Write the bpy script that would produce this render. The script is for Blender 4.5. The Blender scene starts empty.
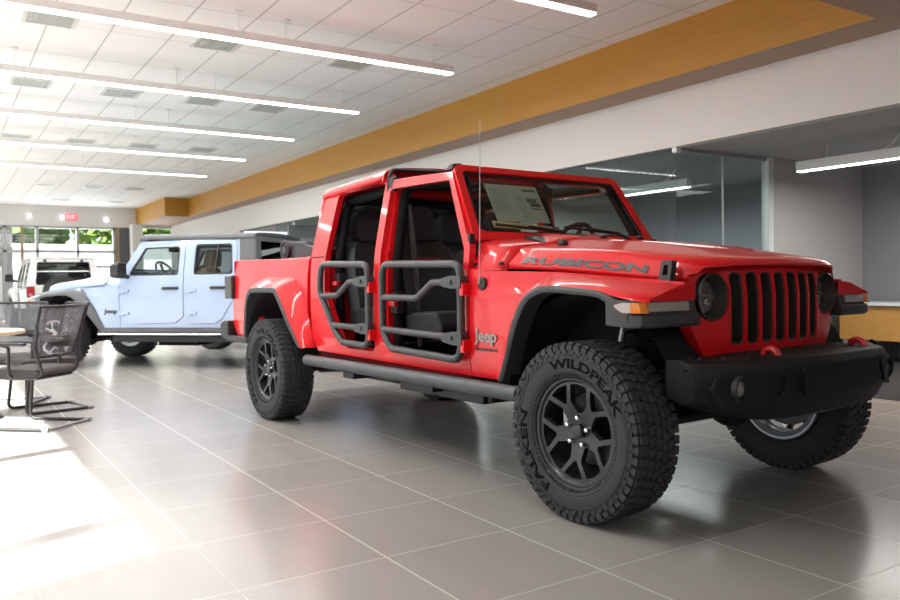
import bpy, bmesh, math, random
from mathutils import Vector, Matrix
from mathutils.geometry import tessellate_polygon
random.seed(7)
S = bpy.context.scene
COL = S.collection
PI = math.pi
R = math.radians

# ------------------------------------------------------------------ materials
def new_mat(name):
    m = bpy.data.materials.new(name); m.use_nodes = True
    nt = m.node_tree
    b = nt.nodes['Principled BSDF']
    return m, nt, b

def mat(name, col, rough=.5, metal=0., coat=0., emis=None, estr=0., spec=.5, vary=.06, scale=6., bump=0., bscale=120., sheen=0.):
    m, nt, b = new_mat(name)
    N, L = nt.nodes, nt.links
    tc = N.new('ShaderNodeTexCoord')
    nz = N.new('ShaderNodeTexNoise'); nz.inputs['Scale'].default_value = scale; nz.inputs['Detail'].default_value = 3
    L.new(tc.outputs['Object'], nz.inputs['Vector'])
    mx = N.new('ShaderNodeMix'); mx.data_type = 'RGBA'
    c = tuple(col)
    mx.inputs[6].default_value = (*[max(0, x * (1 - vary)) for x in c], 1)
    mx.inputs[7].default_value = (*[min(1, x * (1 + vary)) for x in c], 1)
    L.new(nz.outputs['Fac'], mx.inputs[0]); L.new(mx.outputs[2], b.inputs['Base Color'])
    b.inputs['Roughness'].default_value = rough; b.inputs['Metallic'].default_value = metal
    b.inputs['Coat Weight'].default_value = coat; b.inputs['Coat Roughness'].default_value = .06
    b.inputs['Specular IOR Level'].default_value = spec
    if sheen: b.inputs['Sheen Weight'].default_value = sheen
    if emis: b.inputs['Emission Color'].default_value = (*emis, 1); b.inputs['Emission Strength'].default_value = estr
    if bump:
        n2 = N.new('ShaderNodeTexNoise'); n2.inputs['Scale'].default_value = bscale; n2.inputs['Detail'].default_value = 4
        L.new(tc.outputs['Object'], n2.inputs['Vector'])
        bp = N.new('ShaderNodeBump'); bp.inputs['Strength'].default_value = bump; bp.inputs['Distance'].default_value = .003
        L.new(n2.outputs['Fac'], bp.inputs['Height']); L.new(bp.outputs['Normal'], b.inputs['Normal'])
    return m

def glass_mat(name, tint, refl=.1, rough=.0, base=.03):
    """thin architectural / car glass: tinted see-through plus a mirror coat"""
    m = bpy.data.materials.new(name); m.use_nodes = True
    nt = m.node_tree; N, L = nt.nodes, nt.links; N.clear()
    o = N.new('ShaderNodeOutputMaterial')
    t = N.new('ShaderNodeBsdfTransparent'); t.inputs['Color'].default_value = (*tint, 1)
    g = N.new('ShaderNodeBsdfGlossy'); g.inputs['Roughness'].default_value = rough; g.inputs['Color'].default_value = (1, 1, 1, 1)
    mx = N.new('ShaderNodeMixShader')
    lw = N.new('ShaderNodeLayerWeight'); lw.inputs['Blend'].default_value = .5
    L.new(math_node(nt, 'ADD', base, math_node(nt, 'MULTIPLY', math_node(nt, 'POWER', lw.outputs['Facing'], 3.5), refl * 2)), mx.inputs[0]); L.new(t.outputs[0], mx.inputs[1]); L.new(g.outputs[0], mx.inputs[2])
    L.new(mx.outputs[0], o.inputs['Surface'])
    return m

def math_node(nt, op, a, b=None, c=None):
    n = nt.nodes.new('ShaderNodeMath'); n.operation = op
    for i, v in enumerate((a, b, c)):
        if v is None: continue
        if isinstance(v, (int, float)): n.inputs[i].default_value = v
        else: nt.links.new(v, n.inputs[i])
    return n.outputs[0]

def grid_mat(name, col, line, sx, sy, x0, y0, wx, wy, rough, strx=1., stry=1., vary=.1, coat=0., bump=0., nstretch=(1, 1, 1), nscale=2.):
    """rectangular tiles with joint lines, in object space"""
    m, nt, b = new_mat(name); N, L = nt.nodes, nt.links
    tc = N.new('ShaderNodeTexCoord'); sp = N.new('ShaderNodeSeparateXYZ'); L.new(tc.outputs['Object'], sp.inputs[0])
    def lin(o, s, o0, w):
        a = math_node(nt, 'DIVIDE', math_node(nt, 'SUBTRACT', o, o0 - 100 * s), s)
        f = math_node(nt, 'FRACT', a); d = math_node(nt, 'MINIMUM', f, math_node(nt, 'SUBTRACT', 1., f))
        return math_node(nt, 'LESS_THAN', d, w / 2 / s), math_node(nt, 'FLOOR', a)
    lx, ix = lin(sp.outputs['X'], sx, x0, wx); ly, iy = lin(sp.outputs['Y'], sy, y0, wy)
    msk = math_node(nt, 'MAXIMUM', math_node(nt, 'MULTIPLY', lx, strx), math_node(nt, 'MULTIPLY', ly, stry))
    cb = N.new('ShaderNodeCombineXYZ'); L.new(ix, cb.inputs[0]); L.new(iy, cb.inputs[1])
    wn = N.new('ShaderNodeTexWhiteNoise'); L.new(cb.outputs[0], wn.inputs['Vector'])
    mp = N.new('ShaderNodeMapping'); mp.inputs['Scale'].default_value = nstretch; L.new(tc.outputs['Object'], mp.inputs[0])
    off = N.new('ShaderNodeVectorMath'); off.operation = 'ADD'; L.new(mp.outputs[0], off.inputs[0]); L.new(wn.outputs['Color'], off.inputs[1])
    nz = N.new('ShaderNodeTexNoise'); nz.inputs['Scale'].default_value = nscale; nz.inputs['Detail'].default_value = 6; L.new(off.outputs[0], nz.inputs['Vector'])
    v = math_node(nt, 'ADD', math_node(nt, 'MULTIPLY', wn.outputs['Value'], .35), math_node(nt, 'MULTIPLY', nz.outputs['Fac'], .65))
    m1 = N.new('ShaderNodeMix'); m1.data_type = 'RGBA'
    m1.inputs[6].default_value = (*[x * (1 - vary) for x in col], 1); m1.inputs[7].default_value = (*[min(1, x * (1 + vary)) for x in col], 1)
    L.new(v, m1.inputs[0])
    m2 = N.new('ShaderNodeMix'); m2.data_type = 'RGBA'; L.new(msk, m2.inputs[0]); L.new(m1.outputs[2], m2.inputs[6]); m2.inputs[7].default_value = (*line, 1)
    L.new(m2.outputs[2], b.inputs['Base Color'])
    L.new(math_node(nt, 'ADD', math_node(nt, 'MULTIPLY', msk, .4), math_node(nt, 'ADD', rough - .04, math_node(nt, 'MULTIPLY', nz.outputs['Fac'], .08))), b.inputs['Roughness'])
    b.inputs['Coat Weight'].default_value = coat
    if bump:
        bp = N.new('ShaderNodeBump'); bp.inputs['Strength'].default_value = bump; bp.inputs['Distance'].default_value = .004
        bp.invert = True; L.new(msk, bp.inputs['Height']); L.new(bp.outputs['Normal'], b.inputs['Normal'])
    return m

def wood_mat(name, c1, c2, stretch, rough=.45, scale=4.):
    m, nt, b = new_mat(name); N, L = nt.nodes, nt.links
    tc = N.new('ShaderNodeTexCoord'); mp = N.new('ShaderNodeMapping'); mp.inputs['Scale'].default_value = stretch
    L.new(tc.outputs['Object'], mp.inputs[0])
    nz = N.new('ShaderNodeTexNoise'); nz.inputs['Scale'].default_value = scale; nz.inputs['Detail'].default_value = 8; nz.inputs['Roughness'].default_value = .65
    L.new(mp.outputs[0], nz.inputs['Vector'])
    cr = N.new('ShaderNodeValToRGB'); cr.color_ramp.elements[0].position = .32; cr.color_ramp.elements[1].position = .7
    cr.color_ramp.elements[0].color = (*c1, 1); cr.color_ramp.elements[1].color = (*c2, 1)
    L.new(nz.outputs['Fac'], cr.inputs[0]); L.new(cr.outputs[0], b.inputs['Base Color']); b.inputs['Roughness'].default_value = rough
    return m

def mesh_fabric(name, col, open_):
    """woven see-through chair mesh"""
    m = bpy.data.materials.new(name); m.use_nodes = True
    nt = m.node_tree; N, L = nt.nodes, nt.links
    b = N['Principled BSDF']; o = N['Material Output']
    b.inputs['Base Color'].default_value = (*col, 1); b.inputs['Roughness'].default_value = .7
    t = N.new('ShaderNodeBsdfTransparent'); mx = N.new('ShaderNodeMixShader')
    tc = N.new('ShaderNodeTexCoord'); nz = N.new('ShaderNodeTexNoise'); nz.inputs['Scale'].default_value = 40
    L.new(tc.outputs['Object'], nz.inputs['Vector'])
    L.new(math_node(nt, 'ADD', open_ - .05, math_node(nt, 'MULTIPLY', nz.outputs['Fac'], .1)), mx.inputs[0])
    L.new(b.outputs[0], mx.inputs[1]); L.new(t.outputs[0], mx.inputs[2]); L.new(mx.outputs[0], o.inputs['Surface'])
    return m

def paper_mat(name):
    m, nt, b = new_mat(name); N, L = nt.nodes, nt.links
    b.inputs['Base Color'].default_value = (.72, .78, .70, 1); b.inputs['Roughness'].default_value = .6
    return m

M = {}
M['red'] = mat('red_paint', (.76, .008, .014), .38, 0, .55, vary=.02, spec=.3)
M['black'] = mat('black_plastic', (.018, .018, .019), .5, bump=.25, bscale=300)
M['bumper'] = mat('textured_black_steel', (.009, .0085, .008), .55, spec=.3, bump=.35, bscale=420)
M['flare'] = mat('grey_black_flare', (.045, .047, .05), .5, bump=.3, bscale=400)
M['greyflare'] = mat('grey_flare', (.10, .105, .115), .5, bump=.3, bscale=400)
M['dark'] = mat('dark_cavity', (.006, .006, .006), .9)
M['rubber'] = mat('tyre_rubber', (.036, .037, .039), .72, bump=.2, bscale=200)
M['letter'] = mat('tyre_lettering', (.007, .007, .007), .9, spec=.1)
M['rim'] = mat('gunmetal_rim', (.055, .057, .062), .32, .55)
M['rimsilver'] = mat('silver_rim', (.5, .51, .53), .3, .8)
M['chrome'] = mat('chrome', (.85, .85, .86), .08, 1.)
M['steel'] = mat('raw_steel', (.35, .35, .36), .35, .9)
M['rotor'] = mat('brake_rotor', (.05, .05, .055), .4, .8)
M['tube'] = mat('powder_coated_tube', (.05, .053, .057), .45, bump=.3, bscale=500)
M['rail'] = mat('rock_rail_coat', (.06, .068, .075), .45, bump=.25, bscale=400)
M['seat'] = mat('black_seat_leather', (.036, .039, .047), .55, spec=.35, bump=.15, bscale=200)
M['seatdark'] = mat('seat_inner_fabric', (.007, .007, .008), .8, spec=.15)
M['redtext'] = mat('red_stitching', (.5, .03, .02), .6)
M['decal'] = mat('grey_decal', (.085, .09, .10), .45)
M['badge'] = mat('silver_badge', (.30, .29, .29), .4, .6)
M['foglens'] = mat('fog_lamp_lens', (.20, .19, .18), .12, coat=1.)
M['amber'] = mat('amber_lens', (.85, .22, .01), .15, coat=1., emis=(.9, .25, .02), estr=.04)
M['whitelens'] = mat('pale_lens', (.42, .34, .33), .15, coat=.6)
M['greylens'] = mat('drl_lens', (.40, .35, .31), .2, coat=.5)
M['redlens'] = mat('red_lens', (.45, .01, .015), .12, coat=1.)
M['smoke'] = mat('smoked_lens', (.03, .03, .032), .4)
M['lampring'] = mat('headlight_bezel', (.085, .08, .078), .35, .3)
M['hookred'] = mat('red_tow_hook', (.6, .012, .02), .3, coat=.6)
M['paper'] = mat('window_sticker_paper', (.66, .74, .68), .6, vary=.02)
M['ink'] = mat('printed_ink', (.13, .16, .16), .6)
M['inklight'] = mat('printed_grey', (.42, .48, .45), .6)
M['yellow'] = mat('pale_yellow_strip', (.85, .72, .36), .5)
M['tag'] = mat('white_tag', (.8, .76, .74), .5)
M['glass'] = glass_mat('windshield_glass', (.80, .84, .82), .22)
M['tint'] = glass_mat('tinted_window', (.26, .27, .27), .2)
M['darkglass'] = glass_mat('privacy_glass', (.03, .03, .032), .08, base=.015)
M['sideglass'] = glass_mat('side_glass', (.75, .80, .82), .12)
M['clear'] = glass_mat('clear_pane', (.97, .98, .975), .06)
M['office'] = glass_mat('office_glass', (.84, .90, .90), .03, base=.008)
M['hlglass'] = glass_mat('headlight_glass', (.8, .8, .8), .25)
M['blue'] = mat('pale_blue_paint', (.35, .45, .635), .3, 0, 1., vary=.02)
M['white'] = mat('white_paint', (.85, .85, .85), .3, 0, 1., vary=.01)
M['teal'] = mat('teal_paint', (.01, .36, .40), .3, 0, 1., vary=.02)
M['hardtop'] = mat('dark_grey_hardtop', (.10, .105, .11), .55, bump=.3, bscale=350)
M['hardroof'] = mat('black_hardtop', (.03, .03, .032), .5, bump=.3, bscale=350)
M['tan'] = mat('tan_leather', (.42, .27, .15), .55)
M['chairframe'] = mat('black_chair_frame', (.025, .025, .028), .4)
M['chairseat'] = mat('charcoal_chair_seat', (.055, .05, .052), .85, bump=.3, bscale=300)
M['chairmesh'] = mesh_fabric('black_chair_mesh', (.19, .20, .225), .42)
M['foot'] = mat('grey_chair_foot', (.3, .3, .31), .4, .3)
M['tablewood'] = wood_mat('maple_table_top', (.62, .42, .24), (.78, .58, .38), (1, 14, 1))
M['orange'] = wood_mat('orange_veneer', (.40, .185, .018), (.49, .245, .030), (1.2, 1.2, 26), .5, 3.)
M['orangedark'] = wood_mat('soffit_underside', (.40, .28, .21), (.44, .31, .235), (1.2, 10, 1), .6, 3.)
M['wall'] = mat('warm_white_wall', (.72, .71, .69), .8, vary=.015, bump=.1, bscale=200)
M['greywall'] = mat('grey_office_wall', (.50, .485, .47), .8, vary=.02, bump=.1, bscale=200)
M['bluewall'] = mat('cool_grey_wall', (.30, .30, .33), .8, vary=.02)
M['officeceil'] = mat('office_ceiling', (.48, .48, .48), .85, vary=.02)
M['carpet'] = mat('dark_carpet', (.022, .021, .022), .95, vary=.3, scale=40, bump=.5, bscale=300)
M['alu'] = mat('anodised_aluminium', (.42, .43, .44), .35, .6)
M['whitealu'] = mat('white_aluminium', (.75, .77, .78), .35)
M['fixture'] = mat('white_fixture', (.80, .80, .80), .4)
M['led'] = mat('led_diffuser', (1, 1, 1), .5, emis=(1, .97, .92), estr=8.)
M['ledoffice'] = mat('office_led_diffuser', (1, 1, 1), .5, emis=(1, .97, .9), estr=9.)
M['spot'] = mat('spot_lamp', (1, 1, 1), .5, emis=(1, .98, .94), estr=14.)
M['vent'] = mat('grey_vent', (.42, .44, .42), .6)
M['ventslat'] = mat('vent_slat', (.62, .63, .61), .5)
M['exitred'] = mat('exit_sign_red', (.9, .5, .5), .4, emis=(1, .45, .48), estr=.9)
M['exitface'] = mat('exit_sign_face', (.7, .15, .2), .5, emis=(1., .12, .17), estr=.55)
M['desktop'] = mat('white_laminate', (.72, .74, .80), .35)
M['deskpanel'] = wood_mat('orange_desk_panel', (.50, .25, .05), (.60, .32, .09), (2, 2, 20), .5, 3.)
M['concrete'] = mat('sunlit_concrete', (.31, .305, .30), .9, vary=.05, scale=.5)
M['leaf'] = mat('tree_leaves', (.16, .30, .05), .8, vary=.5, scale=1.2)
M['leafdark'] = mat('tree_leaves_dark', (.09, .19, .05), .8, vary=.5, scale=1.2)
M['bark'] = mat('tree_bark', (.12, .08, .05), .9)
M['postwood'] = wood_mat('brown_post', (.30, .18, .09), (.42, .27, .14), (3, 3, 1))
M['exwhite'] = mat('pale_building', (.85, .84, .82), .9)
M['darkint'] = mat('dark_neighbouring_room', (.10, .105, .11), .8)
M['floor'] = grid_mat('grey_porcelain_tiles', (.345, .33, .315), (.60, .58, .55), .593, .593, -.06, -2.42, .004, .005, .225, .4, 1., .10, bump=.1, nstretch=(1, 3.5, 1), nscale=1.6)
M['ceiling'] = grid_mat('white_ceiling_tiles', (.86, .86, .855), (.50, .50, .50), 1.17, .585, -.35, .05, .016, .016, .85, .6, 1., .02, bump=.25)
M['ceilgrid'] = None

# ------------------------------------------------------------------ mesh helpers
class MB:
    def __init__(s): s.v = []; s.f = []
    def add(s, vs, fs):
        o = len(s.v); s.v += [tuple(x) for x in vs]; s.f += [tuple(i + o for i in f) for f in fs]; return s
    def box(s, c, d, rot=None):
        h = Vector(d) / 2; c = Vector(c); vs = []
        for x in (-1, 1):
            for y in (-1, 1):
                for z in (-1, 1):
                    p = Vector((x * h.x, y * h.y, z * h.z))
                    if rot is not None: p = rot @ p
                    vs.append(c + p)
        return s.add(vs, [(0, 1, 3, 2), (4, 6, 7, 5), (0, 4, 5, 1), (2, 3, 7, 6), (0, 2, 6, 4), (1, 5, 7, 3)])
    def bx(s, x0, x1, y0, y1, z0, z1):
        return s.box(((x0 + x1) / 2, (y0 + y1) / 2, (z0 + z1) / 2), (abs(x1 - x0), abs(y1 - y0), abs(z1 - z0)))
    def tube(s, pts, r, n=10, closed=False, caps=True):
        P = [Vector(p) for p in pts]; m = len(P); rs = r if isinstance(r, (list, tuple)) else [r] * m
        T = []
        for i in range(m):
            a = P[(i - 1) % m] if (closed or i > 0) else P[i]; b = P[(i + 1) % m] if (closed or i < m - 1) else P[i]
            T.append((b - a).normalized())
        up = Vector((0, 0, 1)) if abs(T[0].z) < .9 else Vector((1, 0, 0))
        nrm = (up - T[0] * up.dot(T[0])).normalized(); vs = []
        for i in range(m):
            nrm = (nrm - T[i] * nrm.dot(T[i]))
            if nrm.length < 1e-6: nrm = T[i].orthogonal()
            nrm.normalize(); bn = T[i].cross(nrm)
            for k in range(n):
                a = 2 * PI * k / n; vs.append(P[i] + (nrm * math.cos(a) + bn * math.sin(a)) * rs[i])
        fs = []
        for i in range(m if closed else m - 1):
            j = (i + 1) % m
            for k in range(n):
                l = (k + 1) % n; fs.append((i * n + k, i * n + l, j * n + l, j * n + k))
        if caps and not closed:
            fs.append(tuple(range(n - 1, -1, -1))); fs.append(tuple((m - 1) * n + k for k in range(n)))
        return s.add(vs, fs)
    def cyl(s, a, b, r, n=16, r2=None): return s.tube([a, b], [r, r if r2 is None else r2], n)
    def lathe(s, prof, n=32, axis='Y', c=(0, 0, 0), closed=False):
        c = Vector(c); vs = []; m = len(prof)
        for k in range(n):
            a = 2 * PI * k / n; ca, sa = math.cos(a), math.sin(a)
            for r, h in prof:
                p = {'Y': (r * ca, h, r * sa), 'Z': (r * ca, r * sa, h), 'X': (h, r * ca, r * sa)}[axis]
                vs.append(c + Vector(p))
        fs = []
        for k in range(n):
            l = (k + 1) % n
            for i in range(m if closed else m - 1):
                j = (i + 1) % m; fs.append((k * m + i, k * m + j, l * m + j, l * m + i))
        return s.add(vs, fs)
    def loft(s, secs, closed_sec=True, caps=True, closed=False):
        n = len(secs[0]); m = len(secs); vs = [p for q in secs for p in q]; fs = []
        for i in range(m if closed else m - 1):
            i2 = (i + 1) % m
            for k in range(n if closed_sec else n - 1):
                l = (k + 1) % n; fs.append((i * n + k, i * n + l, i2 * n + l, i2 * n + k))
        if caps and closed_sec and not closed:
            fs.append(tuple(range(n - 1, -1, -1))); fs.append(tuple((m - 1) * n + k for k in range(n)))
        return s.add(vs, fs)
    def ball(s, c, rad, n=12, m=8, fn=None):
        c = Vector(c); rad = Vector(rad) if not isinstance(rad, (int, float)) else Vector((rad,) * 3); secs = []
        for i in range(m + 1):
            t = PI * i / m; rr = max(math.sin(t), 1e-3)
            secs.append([c + Vector((rad.x * rr * math.cos(2 * PI * k / n), rad.y * rr * math.sin(2 * PI * k / n), rad.z * math.cos(t))) for k in range(n)])
        return s.loft(secs)
    def plate(s, outer, holes, fn, t, cu=(), cv=()):
        """flat outline (u,v) with holes, cut along u / v levels, mapped by fn(u,v,w), thickness t"""
        polys = [[Vector((p[0], p[1], 0)) for p in q] for q in [outer] + list(holes)]
        tri = tessellate_polygon(polys); pts = [p for q in polys for p in q]
        bm = bmesh.new(); vv = [bm.verts.new(p) for p in pts]
        for a in tri:
            try: bm.faces.new([vv[i] for i in a])
            except ValueError: pass
        for c in cu:
            bmesh.ops.bisect_plane(bm, geom=bm.verts[:] + bm.edges[:] + bm.faces[:], plane_co=(c, 0, 0), plane_no=(1, 0, 0), dist=1e-5)
        for c in cv:
            bmesh.ops.bisect_plane(bm, geom=bm.verts[:] + bm.edges[:] + bm.faces[:], plane_co=(0, c, 0), plane_no=(0, 1, 0), dist=1e-5)
        bm.normal_update()
        for f in bm.faces:
            if f.normal.z < 0: f.normal_flip()
        bm.verts.index_update(); n = len(bm.verts)
        uv = [(v.co.x, v.co.y) for v in bm.verts]
        vs = [fn(u, v, 0) for u, v in uv] + [fn(u, v, t) for u, v in uv]; fs = []
        for f in bm.faces:
            ix = [v.index for v in f.verts]; fs.append(tuple(ix)); fs.append(tuple(i + n for i in reversed(ix)))
        for e in bm.edges:
            if len(e.link_faces) == 1:
                l = e.link_faces[0].loops[:]
                for lo in l:
                    if lo.edge == e:
                        a, b = lo.vert.index, lo.link_loop_next.vert.index; fs.append((b, a, a + n, b + n))
        bm.free()
        return s.add(vs, fs)
    def ring(s, outer, inner, fn, t):
        n = len(outer); vs = [fn(u, v, w) for w in (0, t) for q in (outer, inner) for u, v in [(p[0], p[1]) for p in q]]; fs = []
        for k in range(n):
            l = (k + 1) % n
            fs += [(k, l, n + l, n + k), (2 * n + k, 3 * n + k, 3 * n + l, 2 * n + l), (k, 2 * n + k, 2 * n + l, l), (n + k, n + l, 3 * n + l, 3 * n + k)]
        return s.add(vs, fs)
    def mirror(s):
        n = len(s.v); s.v += [(x, -y, z) for x, y, z in s.v]; s.f += [tuple(i + n for i in reversed(f)) for f in s.f]; return s
    def xf(s, mtx): s.v = [tuple(mtx @ Vector(p)) for p in s.v]; return s
    def build(s, name, m, parent=None, smooth=35, bevel=0., bseg=2, sub=0, merge=1e-5, recalc=True):
        me = bpy.data.meshes.new(name); bm = bmesh.new()
        vv = [bm.verts.new(p) for p in s.v]
        for f in s.f:
            try: bm.faces.new([vv[i] for i in f])
            except ValueError: pass
        if merge: bmesh.ops.remove_doubles(bm, verts=bm.verts, dist=merge)
        bmesh.ops.dissolve_degenerate(bm, edges=bm.edges, dist=1e-7)
        if recalc: bmesh.ops.recalc_face_normals(bm, faces=bm.faces)
        bm.to_mesh(me); bm.free()
        if smooth:
            me.polygons.foreach_set('use_smooth', [True] * len(me.polygons)); me.set_sharp_from_angle(angle=R(smooth))
        me.materials.append(m)
        o = bpy.data.objects.new(name, me); COL.objects.link(o)
        if parent is not None: o.parent = parent
        if bevel:
            b = o.modifiers.new('bevel', 'BEVEL'); b.width = bevel; b.segments = bseg; b.limit_method = 'ANGLE'; b.angle_limit = R(38); b.harden_normals = True
        if sub:
            b = o.modifiers.new('sub', 'SUBSURF'); b.levels = sub; b.render_levels = sub
        return o

def fillet(pts, r, n=5, closed=True):
    """round the corners of a polyline (any dimension)"""
    P = [Vector(p) for p in pts]; m = len(P); out = []
    rs = r if isinstance(r, (list, tuple)) else [r] * m
    for i in range(m):
        if (not closed and i in (0, m - 1)) or rs[i] <= 0: out.append(P[i]); continue
        a = P[i - 1] - P[i]; b = P[(i + 1) % m] - P[i]; la, lb = a.length, b.length; a.normalize(); b.normalize()
        ang = a.angle(b) if a.length and b.length else PI
        if ang > PI - .02: out.append(P[i]); continue
        d = min(rs[i] / math.tan(ang / 2), la * .49, lb * .49); p0 = P[i] + a * d; p2 = P[i] + b * d
        for k in range(n + 1):
            t = k / n; out.append(p0 * (1 - t) ** 2 + P[i] * 2 * t * (1 - t) + p2 * t * t)
    return out

def resample(rows, n=5):
    """Catmull-Rom through rows of equal-length tuples"""
    out = []; m = len(rows)
    for i in range(m - 1):
        p0, p1, p2, p3 = rows[max(i - 1, 0)], rows[i], rows[i + 1], rows[min(i + 2, m - 1)]
        for k in range(n):
            t = k / n
            out.append(tuple(.5 * (2 * b + (c - a) * t + (2 * a - 5 * b + 4 * c - d) * t * t + (3 * b - a - 3 * c + d) * t ** 3) for a, b, c, d in zip(p0, p1, p2, p3)))
    return out + [tuple(rows[-1])]
def interp(tab, x):
    if x <= tab[0][0]: return tab[0][1]
    for (a, b), (c, d) in zip(tab, tab[1:]):
        if x <= c: return b + (d - b) * (x - a) / (c - a)
    return tab[-1][1]

def empty(name, loc, rz=0., label=None, cat=None, group=None):
    o = bpy.data.objects.new(name, None); COL.objects.link(o); o.location = loc; o.rotation_euler = (0, 0, rz); o.empty_display_size = .2
    tag(o, label, cat, group); return o
def tag(o, label=None, cat=None, group=None, kind=None):
    if label: o['label'] = label
    if cat: o['category'] = cat
    if group: o['group'] = group
    if kind: o['kind'] = kind
    return o
def structure(o): o['kind'] = 'structure'; return o
def kids(o): return [c for c in bpy.data.objects if c.parent == o]
def copy_tree(o, parent=None):
    c = o.copy(); COL.objects.link(c)
    if parent is not None: c.parent = parent
    for ch in kids(o): copy_tree(ch, c)
    return c

def text_mb(s, fn, bold=0., thick=.003, res=3):
    """letters mapped by fn(u,v,w), u in 0..1 across, v in 0..1 up"""
    cu = bpy.data.curves.new('t', 'FONT'); cu.body = s; cu.size = 1; cu.offset = bold; cu.resolution_u = res
    ob = bpy.data.objects.new('t', cu); COL.objects.link(ob)
    dg = bpy.context.evaluated_depsgraph_get(); me = ob.evaluated_get(dg).to_mesh()
    vs = [v.co.copy() for v in me.vertices]; fs = [tuple(p.vertices) for p in me.polygons]
    ob.evaluated_get(dg).to_mesh_clear(); bpy.data.objects.remove(ob); bpy.data.curves.remove(cu)
    x0 = min(v.x for v in vs); x1 = max(v.x for v in vs); y0 = min(v.y for v in vs); y1 = max(v.y for v in vs)
    mb = MB(); n = len(vs); uv = [((v.x - x0) / (x1 - x0), (v.y - y0) / (y1 - y0)) for v in vs]
    ec = {}
    for f in fs:
        for a, b in zip(f, f[1:] + f[:1]): ec[(a, b)] = 1
    ff = [f for f in fs] + [tuple(i + n for i in reversed(f)) for f in fs]
    ff += [(b, a, a + n, b + n) for a, b in ec if (b, a) not in ec]
    mb.add([fn(u, v, thick) for u, v in uv] + [fn(u, v, 0) for u, v in uv], ff)
    return mb

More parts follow.
